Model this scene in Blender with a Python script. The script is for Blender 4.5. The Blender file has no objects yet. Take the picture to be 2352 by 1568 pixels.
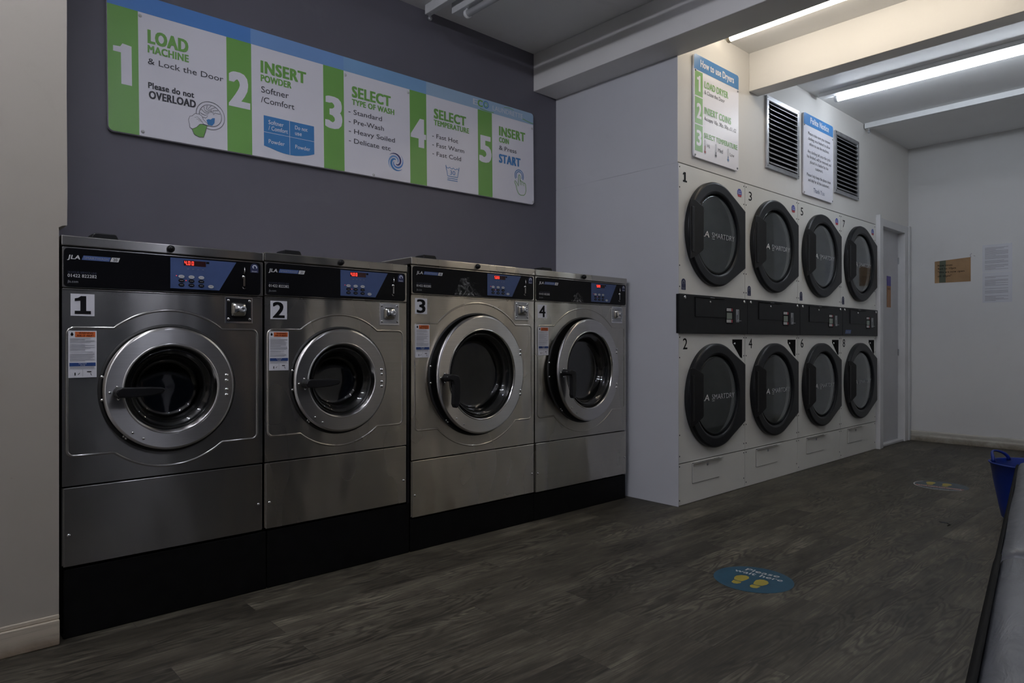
import bpy, math, random
from mathutils import Vector, Matrix
random.seed(4)
SC = bpy.context.scene
COL = SC.collection
R = math.radians

# ---------------------------------------------------------------- camera
cam_d = bpy.data.cameras.new('camera')
cam_d.sensor_width = 36.0
cam_d.lens = 23.62
cam_d.clip_start = 0.02
cam = bpy.data.objects.new('camera', cam_d)
COL.objects.link(cam)
cam.location = (0, 0, 0.932)
cam.rotation_euler = (R(90), 0, R(-42.537))
SC.camera = cam

# ---------------------------------------------------------------- world, exposure
SC.view_settings.view_transform = 'Standard'
SC.view_settings.look = 'None'
SC.view_settings.exposure = 0.0
SC.view_settings.gamma = 1.0
SC.view_settings.use_curve_mapping = False
W = bpy.data.worlds.new('dusk')
SC.world = W
W.use_nodes = True
W.node_tree.nodes['Background'].inputs[0].default_value = (0.35, 0.45, 0.75, 1)
W.node_tree.nodes['Background'].inputs[1].default_value = 0.03
WARM_TUBE = ((1.0, 0.885, 0.72), 16.5)
COOL_TUBE = ((0.84, 0.91, 1.0), 30.0)
SHOP_TUBE = ((0.90, 0.91, 1.0), 68.0)
STREAK_TUBE = ((0.80, 0.84, 1.0), 85.0)  # added tube, tuned for the streak it reflects in the first washer


# ---------------------------------------------------------------- node helpers
def new_mat(name):
    m = bpy.data.materials.new(name); m.use_nodes = True
    nt = m.node_tree
    return m, nt, nt.nodes['Principled BSDF']


def L(nt, a, b):
    nt.links.new(a, b)


def noise(nt, scale, detail=4, vec=None, rough=0.55, dist=0.0):
    n = nt.nodes.new('ShaderNodeTexNoise')
    n.inputs['Scale'].default_value = scale
    n.inputs['Detail'].default_value = detail
    n.inputs['Roughness'].default_value = rough
    n.inputs['Distortion'].default_value = dist
    if vec is not None: L(nt, vec, n.inputs['Vector'])
    return n


def mapping(nt, scale=(1, 1, 1), coord='Object', loc=(0, 0, 0)):
    tc = nt.nodes.new('ShaderNodeTexCoord'); mp = nt.nodes.new('ShaderNodeMapping')
    mp.inputs['Scale'].default_value = scale
    mp.inputs['Location'].default_value = loc
    L(nt, tc.outputs[coord], mp.inputs['Vector'])
    return mp.outputs['Vector']


def ramp(nt, fac, stops):
    r = nt.nodes.new('ShaderNodeValToRGB')
    e = r.color_ramp.elements
    while len(e) < len(stops): e.new(0.5)
    for i, (p, c) in enumerate(stops):
        e[i].position = p
        e[i].color = (c[0], c[1], c[2], 1) if isinstance(c, (tuple, list)) else (c, c, c, 1)
    L(nt, fac, r.inputs['Fac'])
    return r


def mixc(nt, fac, a, b, mode='MIX'):
    m = nt.nodes.new('ShaderNodeMix'); m.data_type = 'RGBA'; m.blend_type = mode
    for sock, v in ((m.inputs[0], fac), (m.inputs[6], a), (m.inputs[7], b)):
        if isinstance(v, (int, float)): sock.default_value = v
        elif isinstance(v, tuple): sock.default_value = (v[0], v[1], v[2], 1)
        else: L(nt, v, sock)
    return m.outputs[2]


def bump(nt, bs, height, strength, dist=0.01):
    b = nt.nodes.new('ShaderNodeBump')
    b.inputs['Strength'].default_value = strength
    b.inputs['Distance'].default_value = dist
    L(nt, height, b.inputs['Height']); L(nt, b.outputs['Normal'], bs.inputs['Normal'])
    return b


def simple(name, col, rough=0.5, metal=0.0, var=0.0, vscale=20, spec=0.5, bmp=0.0, bscale=200, coat=0.0):
    m, nt, bs = new_mat(name)
    bs.inputs['Base Color'].default_value = (*col, 1)
    bs.inputs['Roughness'].default_value = rough
    bs.inputs['Metallic'].default_value = metal
    bs.inputs['Specular IOR Level'].default_value = spec
    bs.inputs['Coat Weight'].default_value = coat
    v = mapping(nt)
    n = noise(nt, vscale, 4, v)
    lo = tuple(c * (1 - var) for c in col); hi = tuple(min(1, c * (1 + var)) for c in col)
    r = ramp(nt, n.outputs['Fac'], [(0.3, lo), (0.7, hi)])
    L(nt, r.outputs['Color'], bs.inputs['Base Color'])
    if bmp:
        n2 = noise(nt, bscale, 3, v)
        bump(nt, bs, n2.outputs['Fac'], bmp, 0.002)
    return m


def emit(name, col, strength):
    m, nt, bs = new_mat(name)
    bs.inputs['Base Color'].default_value = (0.02, 0.02, 0.02, 1)
    bs.inputs['Emission Color'].default_value = (*col, 1)
    bs.inputs['Emission Strength'].default_value = strength
    return m


def wall_mat(name, col, dirt=0.25, dirtcol=(0.25, 0.22, 0.18), rough=0.55):
    m, nt, bs = new_mat(name)
    v = mapping(nt, coord='Object')
    n1 = noise(nt, 1.3, 5, v, 0.6)
    a = ramp(nt, n1.outputs['Fac'], [(0.3, tuple(c * 0.94 for c in col)), (0.7, col)])
    n2 = noise(nt, 3.1, 8, v, 0.72, 0.6)
    f = ramp(nt, n2.outputs['Fac'], [(0.60, 0.0), (0.80, dirt)])
    n3 = noise(nt, 60, 2, v)
    f2 = ramp(nt, n3.outputs['Fac'], [(0.74, 0.0), (0.80, dirt)])
    c = mixc(nt, f.outputs['Color'], a.outputs['Color'], dirtcol)
    c = mixc(nt, f2.outputs['Color'], c, dirtcol)
    L(nt, c, bs.inputs['Base Color'])
    bs.inputs['Roughness'].default_value = rough
    bs.inputs['Specular IOR Level'].default_value = 0.3
    nb = noise(nt, 22, 5, v, 0.6)
    bump(nt, bs, nb.outputs['Fac'], 0.05, 0.003)
    return m


def steel_mat(name, col=(0.50, 0.475, 0.44), rough=0.25, aniso=1.0, wav=0.20, seed=0.0, smear=0.05):
    """brushed stainless: fine horizontal grain (stretches reflections up and down) and slightly wavy sheet"""
    m, nt, bs = new_mat(name)
    v = mapping(nt, (1.5, 1.5, 420), loc=(seed, seed, 0))
    g = noise(nt, 1.0, 3, v)
    c = ramp(nt, g.outputs['Fac'], [(0.3, tuple(x * 0.93 for x in col)), (0.7, tuple(x * 1.05 for x in col))])
    v2 = mapping(nt, (5, 5, 2.2), loc=(seed * 3, 0, seed))
    s = noise(nt, 0.8, 2, v2, 0.5, 0.6)
    sm = ramp(nt, s.outputs['Fac'], [(0.42, 0.0), (0.75, 1.0)])
    c2 = mixc(nt, sm.outputs['Color'], c.outputs['Color'], tuple(x * 0.86 for x in col))
    L(nt, c2, bs.inputs['Base Color'])
    bs.inputs['Metallic'].default_value = 1.0
    bs.inputs['Anisotropic'].default_value = aniso
    rr = ramp(nt, s.outputs['Fac'], [(0.35, rough), (0.75, rough + smear)])
    L(nt, rr.outputs['Color'], bs.inputs['Roughness'])
    tg = nt.nodes.new('ShaderNodeTangent'); tg.direction_type = 'UV_MAP'; tg.uv_map = 'uv'
    L(nt, tg.outputs['Tangent'], bs.inputs['Tangent'])
    v3 = mapping(nt, (3.0, 3.0, 1.4), loc=(seed * 7, 0, seed * 2))
    w = noise(nt, 1.0, 2, v3)
    bump(nt, bs, w.outputs['Fac'], wav, 0.10)
    return m


def floor_mat():
    m, nt, bs = new_mat('wood_vinyl_floor')
    v = mapping(nt)
    br = nt.nodes.new('ShaderNodeTexBrick')
    br.inputs['Scale'].default_value = 1.0
    br.inputs['Brick Width'].default_value = 0.92
    br.inputs['Row Height'].default_value = 0.122
    br.inputs['Mortar Size'].default_value = 0.0012
    br.inputs['Mortar Smooth'].default_value = 0.0
    br.offset = 0.37
    br.inputs['Color1'].default_value = (0, 0, 0, 1)
    br.inputs['Color2'].default_value = (1, 1, 1, 1)
    br.inputs['Mortar'].default_value = (0.5, 0.5, 0.5, 1)
    L(nt, v, br.inputs['Vector'])
    # shift the grain from plank to plank
    cmb = nt.nodes.new('ShaderNodeVectorMath'); cmb.operation = 'MULTIPLY'
    L(nt, br.outputs['Color'], cmb.inputs[0]); cmb.inputs[1].default_value = (23.0, 41.0, 13.0)
    add = nt.nodes.new('ShaderNodeVectorMath'); add.operation = 'ADD'
    L(nt, v, add.inputs[0]); L(nt, cmb.outputs[0], add.inputs[1])
    sc = nt.nodes.new('ShaderNodeVectorMath'); sc.operation = 'MULTIPLY'
    L(nt, add.outputs[0], sc.inputs[0]); sc.inputs[1].default_value = (1.3, 7.0, 1.0)
    warp = noise(nt, 1.15, 3, sc.outputs[0], 0.45, 0.2)
    # growth rings: contour lines of the stretched noise
    mul = nt.nodes.new('ShaderNodeMath'); mul.operation = 'MULTIPLY'
    L(nt, warp.outputs['Fac'], mul.inputs[0]); mul.inputs[1].default_value = 120.0
    sn = nt.nodes.new('ShaderNodeMath'); sn.operation = 'SINE'; L(nt, mul.outputs[0], sn.inputs[0])
    half = nt.nodes.new('ShaderNodeMath'); half.operation = 'MULTIPLY_ADD'
    L(nt, sn.outputs[0], half.inputs[0]); half.inputs[1].default_value = 0.5; half.inputs[2].default_value = 0.5
    sc2 = nt.nodes.new('ShaderNodeVectorMath'); sc2.operation = 'MULTIPLY'
    L(nt, add.outputs[0], sc2.inputs[0]); sc2.inputs[1].default_value = (5.0, 130.0, 1.0)
    fine = noise(nt, 1.0, 5, sc2.outputs[0], 0.7)
    sc3 = nt.nodes.new('ShaderNodeVectorMath'); sc3.operation = 'MULTIPLY'
    L(nt, add.outputs[0], sc3.inputs[0]); sc3.inputs[1].default_value = (1.8, 6.0, 1.0)
    patch = noise(nt, 1.5, 6, sc3.outputs[0], 0.68)
    base = ramp(nt, patch.outputs['Fac'], [(0.28, (0.042, 0.036, 0.026)), (0.5, (0.080, 0.070, 0.051)), (0.72, (0.150, 0.136, 0.102))])
    ringm = ramp(nt, half.outputs[0], [(0.0, 0.45), (0.7, 1.15)])
    # rings only show in places
    where = noise(nt, 2.2, 2, add.outputs[0])
    wr = ramp(nt, where.outputs['Fac'], [(0.40, 0.0), (0.56, 0.9)])
    c = mixc(nt, wr.outputs['Color'], base.outputs['Color'], ringm.outputs['Color'], 'MULTIPLY')
    fr = ramp(nt, fine.outputs['Fac'], [(0.30, 0.32), (0.50, 0.80), (0.70, 1.7)])
    c = mixc(nt, 0.85, c, fr.outputs['Color'], 'MULTIPLY')
    pl = ramp(nt, br.outputs['Color'], [(0.0, 0.62), (1.0, 1.16)])
    c = mixc(nt, 1.0, c, pl.outputs['Color'], 'MULTIPLY')
    c = mixc(nt, br.outputs['Fac'], c, (0.035, 0.03, 0.026))
    gn = noise(nt, 1.1, 4, v)
    gr = ramp(nt, gn.outputs['Fac'], [(0.35, 0.86), (0.7, 1.1)])
    c = mixc(nt, 1.0, c, gr.outputs['Color'], 'MULTIPLY')
    L(nt, c, bs.inputs['Base Color'])
    bs.inputs['Specular IOR Level'].default_value = 0.35
    rr = ramp(nt, fine.outputs['Fac'], [(0.3, 0.48), (0.7, 0.62)])
    L(nt, rr.outputs['Color'], bs.inputs['Roughness'])
    bump(nt, bs, fine.outputs['Fac'], 0.12, 0.001)
    return m


def glass_mat(name, tint=(0.9, 0.93, 0.95), rough=0.02, ior=1.5):
    m, nt, bs = new_mat(name)
    bs.inputs['Base Color'].default_value = (*tint, 1)
    bs.inputs['Roughness'].default_value = rough
    bs.inputs['Transmission Weight'].default_value = 1.0
    bs.inputs['IOR'].default_value = ior
    v = mapping(nt); n = noise(nt, 9, 3, v)
    r = ramp(nt, n.outputs['Fac'], [(0.3, rough), (0.8, rough + 0.03)])
    L(nt, r.outputs['Color'], bs.inputs['Roughness'])
    return m


def scuff_mat(name):
    m, nt, bs = new_mat(name)
    v = mapping(nt); n = noise(nt, 38, 7, v, 0.75, 1.5); n2 = noise(nt, 9, 3, v, 0.5)
    mu = nt.nodes.new('ShaderNodeMath'); mu.operation = 'MULTIPLY'
    a = ramp(nt, n.outputs['Fac'], [(0.48, 0.0), (0.62, 1.0)]); b = ramp(nt, n2.outputs['Fac'], [(0.42, 0.0), (0.6, 0.7)])
    L(nt, a.outputs['Color'], mu.inputs[0]); L(nt, b.outputs['Color'], mu.inputs[1])
    bs.inputs['Base Color'].default_value = (0.4, 0.4, 0.4, 1); bs.inputs['Roughness'].default_value = 0.8
    L(nt, mu.outputs[0], bs.inputs['Alpha'])
    return m


def dirty_trim(name, col, low=(0.16, 0.10, 0.055), z0=0.0, z1=0.06, amount=0.85):
    """painted skirting with grime worked into its lower edge"""
    m, nt, bs = new_mat(name)
    v = mapping(nt)
    sep = nt.nodes.new('ShaderNodeSeparateXYZ'); L(nt, v, sep.inputs[0])
    n = noise(nt, 7, 7, v, 0.7, 0.5)
    mr = nt.nodes.new('ShaderNodeMapRange'); L(nt, sep.outputs['Z'], mr.inputs['Value'])
    mr.inputs['From Min'].default_value = z1; mr.inputs['From Max'].default_value = z0
    mu = nt.nodes.new('ShaderNodeMath'); mu.operation = 'MULTIPLY'
    L(nt, mr.outputs[0], mu.inputs[0]); L(nt, n.outputs['Fac'], mu.inputs[1])
    f = ramp(nt, mu.outputs[0], [(0.10, 0.05), (0.55, amount)])
    c = mixc(nt, f.outputs['Color'], col, low)
    v2 = mapping(nt, (1.5, 1.5, 30)); n2 = noise(nt, 3, 6, v2, 0.7)
    f2 = ramp(nt, n2.outputs['Fac'], [(0.50, 0.0), (0.72, 0.55)])
    c = mixc(nt, f2.outputs['Color'], c, tuple(x * 0.35 for x in col))
    L(nt, c, bs.inputs['Base Color']); bs.inputs['Roughness'].default_value = 0.6
    return m


def vinyl_mat():
    m, nt, bs = new_mat('grey_vinyl')
    v = mapping(nt, (1.0, 3.5, 1.0))
    w = noise(nt, 5.5, 4, v, 0.55, 1.2)
    c = ramp(nt, w.outputs['Fac'], [(0.3, (0.064, 0.067, 0.075)), (0.7, (0.082, 0.086, 0.094))])
    L(nt, c.outputs['Color'], bs.inputs['Base Color'])
    bs.inputs['Roughness'].default_value = 0.42
    bump(nt, bs, w.outputs['Fac'], 0.35, 0.012)
    return m


M = {
    'grey_wall': wall_mat('dark_grey_wall_paint', (0.138, 0.134, 0.160), 0.12, (0.3, 0.3, 0.3), 0.45),
    'white_wall': wall_mat('white_wall_paint', (0.66, 0.66, 0.66), 0.10),
    'cream_wall': wall_mat('cream_wall_paint', (0.74, 0.725, 0.70), 0.06),
    'pier_wall': wall_mat('off_white_pier_paint', (0.375, 0.345, 0.297), 0.30),
    'side_wall': wall_mat('white_boxing_paint', (0.64, 0.65, 0.69), 0.10),
    'ceiling': wall_mat('ceiling_paint', (0.80, 0.80, 0.80), 0.15),
    'beam': wall_mat('beam_paint', (0.78, 0.77, 0.76), 0.08),
    'floor': floor_mat(),
    'skirt_pier': dirty_trim('pier_skirting_paint', (0.50, 0.44, 0.35)),
    'skirt_far': dirty_trim('far_skirting_paint', (0.50, 0.49, 0.44), (0.16, 0.13, 0.09), 0.0, 0.11, 0.95),
    'door_paint': simple('door_paint', (0.50, 0.50, 0.52), 0.5, var=0.04, vscale=4),
    'frame_paint': simple('door_frame_paint', (0.60, 0.60, 0.61), 0.4, var=0.05, vscale=6),
    'black': simple('black_plastic', (0.008, 0.008, 0.009), 0.38, var=0.2, spec=0.3),
    'fascia': simple('black_fascia_film', (0.004, 0.004, 0.005), 0.30, var=0.1, spec=0.15),
    'plinth': simple('black_plinth_paint', (0.0035, 0.0035, 0.0035), 0.55, var=0.5, spec=0.15),
    'rubber': simple('black_rubber', (0.010, 0.010, 0.010), 0.55, var=0.2),
    'gap_shade': simple('gap_shade', (0.004, 0.004, 0.004), 0.8, var=0.1, spec=0.1),  # near-black colour standing for shade in gaps and openings
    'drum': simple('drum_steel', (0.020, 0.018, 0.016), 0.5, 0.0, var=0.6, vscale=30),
    'dryer_drum': simple('dryer_drum_metal', (0.22, 0.24, 0.255), 0.6, 0.0, var=0.2, vscale=8),
    'added_bar_pale': simple('pale_added_bar', (0.70, 0.72, 0.80), 0.5, var=0.05),  # unseen added bar, only there to be reflected
    'added_bar_tan': simple('tan_added_bar', (0.62, 0.47, 0.32), 0.5, var=0.05),  # unseen added bar, bright so the steel picks up tan
    'window_frame': simple('window_frame', (0.06, 0.06, 0.065), 0.4, var=0.05),
    'chrome': simple('chrome', (0.75, 0.75, 0.76), 0.12, 1.0, var=0.05),
    'galv': simple('galvanised_metal', (0.42, 0.43, 0.45), 0.38, 0.75, var=0.18, vscale=14),
    'slat': simple('louvre_metal', (0.40, 0.40, 0.41), 0.40, 0.6, var=0.15, vscale=10),
    'dryer_white': simple('dryer_enamel', (0.72, 0.715, 0.68), 0.35, var=0.03, vscale=3),
    'dryer_black': simple('dryer_black_enamel', (0.010, 0.0105, 0.012), 0.42, var=0.15, spec=0.22),
    'dryer_door': simple('dryer_door_plastic', (0.011, 0.012, 0.0145), 0.36, var=0.12, spec=0.3, bmp=0.05, bscale=400),
    'white_fit': simple('white_light_fitting', (0.70, 0.71, 0.72), 0.4, var=0.04),
    'beige_fit': simple('aged_lampholder', (0.45, 0.40, 0.30), 0.45, var=0.1),
    'tube_off': simple('unlit_tube_glass', (0.78, 0.78, 0.80), 0.2, var=0.03),
    'sign_white': simple('sign_white', (0.84, 0.83, 0.90), 0.35, var=0.02, vscale=3),
    'sign_green': simple('sign_green', (0.19, 0.43, 0.10), 0.35, var=0.04, vscale=3),
    'sign_green2': simple('dryer_sign_green', (0.24, 0.47, 0.17), 0.4, var=0.04, vscale=3),
    'sign_grey': simple('sign_dark_grey', (0.045, 0.045, 0.055), 0.5, var=0.05),
    'blue1': simple('sign_blue_deep', (0.10, 0.27, 0.66), 0.35, var=0.04, vscale=3),
    'blue2': simple('sign_blue_mid', (0.20, 0.37, 0.70), 0.35, var=0.04, vscale=3),
    'blue3': simple('sign_blue_soft', (0.23, 0.43, 0.70), 0.35, var=0.04, vscale=3),
    'blue4': simple('sign_blue_pale', (0.36, 0.52, 0.70), 0.35, var=0.04, vscale=3),
    'tray_blue': simple('sign_tray_blue', (0.06, 0.24, 0.56), 0.35, var=0.04),
    'sign_pale': simple('sign_pale_lettering', (0.66, 0.70, 0.78), 0.4, var=0.03),
    'navy': simple('sign_navy', (0.05, 0.05, 0.19), 0.4, var=0.05),
    'ctl_blue': simple('control_panel_blue', (0.052, 0.085, 0.205), 0.35, var=0.05),
    'smart_blue': simple('logo_blue', (0.065, 0.11, 0.28), 0.4, var=0.05),
    'letter_white': simple('print_white', (0.62, 0.62, 0.62), 0.5, var=0.03),
    'letter_grey': simple('print_grey', (0.26, 0.27, 0.29), 0.5, var=0.05),
    'letter_dim': simple('print_dim_blue', (0.03, 0.035, 0.07), 0.5, var=0.05),
    'sticker': simple('white_sticker', (0.66, 0.66, 0.70), 0.5, var=0.03),
    'ink': simple('black_ink', (0.004, 0.004, 0.005), 0.6, var=0.1, spec=0.15),
    'line_ink': simple('small_print', (0.24, 0.24, 0.27), 0.6, var=0.1),
    'orange': simple('warning_orange', (0.62, 0.13, 0.03), 0.5, var=0.08),
    'notice_blue': simple('notice_blue', (0.012, 0.045, 0.18), 0.5, var=0.05),
    'lcd': simple('lcd_grey_green', (0.20, 0.24, 0.20), 0.3, var=0.03),
    'screen': simple('display_window', (0.035, 0.010, 0.010), 0.2, var=0.05),
    'key_grey': simple('keypad_grey', (0.50, 0.50, 0.50), 0.5, var=0.05),
    'key_red': simple('keypad_red', (0.30, 0.03, 0.05), 0.5, var=0.05),
    'badge_navy': simple('badge_navy', (0.022, 0.028, 0.085), 0.5, var=0.1),
    'badge_red': simple('badge_red', (0.42, 0.05, 0.06), 0.5, var=0.05),
    'badge_blue': simple('badge_blue', (0.07, 0.09, 0.38), 0.5, var=0.05),
    'decal_blue': simple('floor_decal_blue', (0.009, 0.062, 0.105), 0.5, var=0.10, vscale=12),
    'decal_worn': simple('floor_decal_worn_blue', (0.045, 0.068, 0.085), 0.55, var=0.35, vscale=18),
    'decal_yellow': simple('floor_decal_yellow', (0.33, 0.26, 0.03), 0.5, var=0.10, vscale=12),
    'decal_red': simple('floor_decal_red', (0.24, 0.08, 0.06), 0.55, var=0.3, vscale=30),
    'decal_white': simple('floor_decal_white', (0.48, 0.48, 0.47), 0.5, var=0.1),
    'tub_blue': simple('blue_rubber', (0.003, 0.022, 0.20), 0.42, var=0.1, vscale=6),
    'bench_black': simple('bench_black_board', (0.004, 0.004, 0.004), 0.7, var=0.2, spec=0.1),
    'vinyl': vinyl_mat(),
    'card': simple('faded_card', (0.30, 0.18, 0.085), 0.6, var=0.18, vscale=7),
    'card_green': simple('faded_card_green', (0.075, 0.09, 0.06), 0.6, var=0.2, vscale=7),
    'paper': simple('sleeved_paper', (0.60, 0.61, 0.66), 0.25, var=0.04, vscale=5),
    'purple': simple('purple_print', (0.09, 0.07, 0.30), 0.5, var=0.1),
    'brown': simple('brown_print', (0.34, 0.17, 0.08), 0.55, var=0.15, vscale=9),
    'etch': simple('white_door_print', (0.42, 0.44, 0.46), 0.6, var=0.05),
    'glass': glass_mat('washer_glass', (0.55, 0.55, 0.55)),
    'dglass': glass_mat('dryer_glass', (0.74, 0.79, 0.82), 0.03),
    'window_glass': glass_mat('window_glass', (0.9, 0.95, 1.0), 0.0),
    'scuff': scuff_mat('fascia_scuff'),
    'red_led': emit('red_led', (1.0, 0.045, 0.03), 2.2),
    'steel1': steel_mat('brushed_steel_a', (0.42, 0.405, 0.385), rough=0.21, wav=0.09, seed=1.0),
    'steel2': steel_mat('brushed_steel_b', (0.54, 0.51, 0.46), seed=2.7),
    'steel3': steel_mat('brushed_steel_c', (0.58, 0.545, 0.49), seed=4.1),
    'steel4': steel_mat('brushed_steel_d', (0.52, 0.50, 0.455), seed=6.3),
    'ringsteel': steel_mat('door_ring_steel', (0.58, 0.565, 0.55), 0.29, 1.0, 0.02, 3.3),
    'lip': simple('polished_lip', (0.62, 0.61, 0.58), 0.16, 1.0, var=0.05),
    'warm_lamp': emit('lit_tube_warm', *WARM_TUBE),
    'cool_lamp': emit('lit_tube_cool', *COOL_TUBE),
    'shop_lamp': emit('lit_tube_shop', *SHOP_TUBE),
    'streak_lamp': emit('lit_tube_streak', *STREAK_TUBE),
}


# ---------------------------------------------------------------- mesh builder
class MB:
    def __init__(s):
        s.v = []; s.f = []; s.sm = []

    def add(s, vs, fs, smooth=False, fr=None):
        b = len(s.v)
        s.v += [tuple(fr(*p)) if fr else tuple(p) for p in vs]
        s.f += [tuple(b + i for i in f) for f in fs]
        s.sm += [smooth] * len(fs)
        return s

    def box(s, x0, x1, y0, y1, z0, z1, fr=None):
        vs = [(x, y, z) for z in (z0, z1) for y in (y0, y1) for x in (x0, x1)]
        return s.add(vs, [(0, 2, 3, 1), (4, 5, 7, 6), (0, 1, 5, 4), (2, 6, 7, 3), (0, 4, 6, 2), (1, 3, 7, 5)], fr=fr)

    def prism(s, pts, y0, y1, fr=None):
        """polygon given in (x, z), counter-clockwise seen from -y, extruded from y0 (front) to y1"""
        n = len(pts)
        vs = [(p[0], y0, p[1]) for p in pts] + [(p[0], y1, p[1]) for p in pts]
        fs = [tuple(range(n)), tuple(range(2 * n - 1, n - 1, -1))]
        fs += [(i, i + n, (i + 1) % n + n, (i + 1) % n) for i in range(n)]
        return s.add(vs, fs, fr=fr)

    def face(s, pts, y, fr=None):
        return s.add([(p[0], y, p[1]) for p in pts], [tuple(range(len(pts)))], fr=fr)

    def lathe(s, prof, cx=0, cz=0, seg=64, smooth=True, ang=(0, 2 * math.pi), fr=None, rx=1.0):
        """profile of (radius, y) turned about an axis along y through (cx, cz)"""
        vs = []; m = len(prof)
        full = abs(ang[1] - ang[0] - 2 * math.pi) < 1e-6
        k = seg if full else seg + 1
        for i in range(k):
            a = ang[0] + (ang[1] - ang[0]) * i / seg
            for r, y in prof:
                vs.append((cx + r * math.cos(a) * rx, y, cz + r * math.sin(a)))
        fs = []
        for i in range(seg):
            j = (i + 1) % k
            for q in range(m - 1):
                fs.append((i * m + q, j * m + q, j * m + q + 1, i * m + q + 1))
        return s.add(vs, fs, smooth, fr)

    def disc(s, cx, cz, r, y, seg=32, fr=None):
        return s.face([(cx + r * math.cos(2 * math.pi * i / seg), cz + r * math.sin(2 * math.pi * i / seg)) for i in range(seg)], y, fr)

    def holed(s, x0, x1, z0, z1, cx, cz, r, y, seg=96):
        """flat rectangle with a round hole"""
        angs = [2 * math.pi * i / seg for i in range(seg)]
        for c in ((x0, z0), (x1, z0), (x1, z1), (x0, z1)):
            angs.append(math.atan2(c[1] - cz, c[0] - cx) % (2 * math.pi))
        angs = sorted(set(round(a, 6) for a in angs))
        vs = []
        for a in angs:
            dx, dz = math.cos(a), math.sin(a); t = 1e9
            if dx > 1e-9: t = min(t, (x1 - cx) / dx)
            if dx < -1e-9: t = min(t, (x0 - cx) / dx)
            if dz > 1e-9: t = min(t, (z1 - cz) / dz)
            if dz < -1e-9: t = min(t, (z0 - cz) / dz)
            vs.append((cx + r * dx, y, cz + r * dz)); vs.append((cx + t * dx, y, cz + t * dz))
        n = len(angs)
        return s.add(vs, [(2 * i, 2 * i + 1, 2 * ((i + 1) % n) + 1, 2 * ((i + 1) % n)) for i in range(n)])

    def tube(s, pts, r, seg=8, closed=False, caps=True):
        pts = [Vector(p) for p in pts]; n = len(pts); vs = []; prev = None
        for i, p in enumerate(pts):
            if closed: t = pts[(i + 1) % n] - pts[i - 1]
            else: t = pts[min(i + 1, n - 1)] - pts[max(i - 1, 0)]
            t.normalize()
            if prev is None:
                a = Vector((0, 0, 1)) if abs(t.z) < 0.9 else Vector((1, 0, 0))
                prev = t.cross(a).normalized()
            u = (prev - t * prev.dot(t)).normalized(); w = t.cross(u); prev = u
            rr = r[i] if isinstance(r, (list, tuple)) else r
            for k in range(seg):
                a = 2 * math.pi * k / seg
                vs.append(p + (u * math.cos(a) + w * math.sin(a)) * rr)
        fs = []
        for i in range(n if closed else n - 1):
            j = (i + 1) % n
            for k in range(seg):
                l = (k + 1) % seg
                fs.append((i * seg + k, j * seg + k, j * seg + l, i * seg + l))
        if caps and not closed:
            fs.append(tuple(range(seg))); fs.append(tuple(range((n - 1) * seg + seg - 1, (n - 1) * seg - 1, -1)))
        return s.add(vs, fs, True)

    def stroke(s, pts, w, y, closed=False, fr=None):
        """flat line of width w through 2-D points (x, z)"""
        n = len(pts); a = []; b = []
        for i in range(n):
            p = pts[i]
            q0 = pts[i - 1] if (closed or i > 0) else pts[i]
            q1 = pts[(i + 1) % n] if (closed or i < n - 1) else pts[i]
            dx, dz = q1[0] - q0[0], q1[1] - q0[1]; l = math.hypot(dx, dz) or 1
            nx, nz = -dz / l * w / 2, dx / l * w / 2
            a.append((p[0] + nx, y, p[1] + nz)); b.append((p[0] - nx, y, p[1] - nz))
        fs = [(i, n + i, n + (i + 1) % n, (i + 1) % n) for i in range(n if closed else n - 1)]
        return s.add(a + b, fs, fr=fr)

    def text(s, t, x0, x1, z0, z1, y, bold=0.0, fr=None, shear=0.0, cap=None):
        """lettering between x0 and x1, baseline z0, height of capitals z1 - z0"""
        vs, fs, bx = glyphs(t, bold)
        H = cap or capheight(bold)
        # heavy faces: stems widened sideways, bars a little upwards
        ex = min((z1 - z0) * bold * 1.7, 0.30 * (x1 - x0) / max(1, len(t)) * bold * 12)
        ez = (z1 - z0) * bold * 0.8
        sz = (z1 - z0 - ez) / H
        sx = (x1 - x0 - ex) / max(1e-6, bx[1] - bx[0])
        nx = 7 if bold >= 0.075 else 4; nz = 3 if bold >= 0.075 else 2
        cp = [(a / (nx - 1), b / (nz - 1)) for b in range(nz) for a in range(nx)] if bold > 0.03 else ([(0, 0), (1, 1)] if bold > 0 else [(0, 0)])
        for k, (ax, az) in enumerate(cp):
            out = [(x0 + ex * ax + (p[0] - bx[0]) * sx + shear * p[1] * sz, y - 0.00003 * k, z0 + ez * az + p[1] * sz) for p in vs]
            s.add(out, fs, fr=fr)
        return s

    def build(s, name, mat, parent=None, bevel=0.0, loc=None, rot=None, autos=False, subd=0, segs=2, kind=None):
        me = bpy.data.meshes.new(name)
        me.from_pydata(s.v, [], s.f)
        me.materials.append(M[mat] if isinstance(mat, str) else mat)
        for p, q in zip(me.polygons, s.sm): p.use_smooth = q
        uv = me.uv_layers.new(name='uv')
        co = me.vertices
        for lp in me.loops:
            c = co[lp.vertex_index].co
            uv.data[lp.index].uv = (c.z + c.y * 0.37, c.x)   # the grain runs across, so highlights stretch up and down
        o = bpy.data.objects.new(name, me)
        COL.objects.link(o)
        if parent is not None: o.parent = parent
        if loc: o.location = loc
        if rot: o.rotation_euler = rot
        if bevel:
            b = o.modifiers.new('bevel', 'BEVEL'); b.width = bevel; b.segments = segs
            b.limit_method = 'ANGLE'; b.angle_limit = R(40)
        if subd:
            q = o.modifiers.new('subdivision', 'SUBSURF'); q.levels = q.render_levels = subd
        if kind: o['kind'] = kind
        return o


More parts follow.
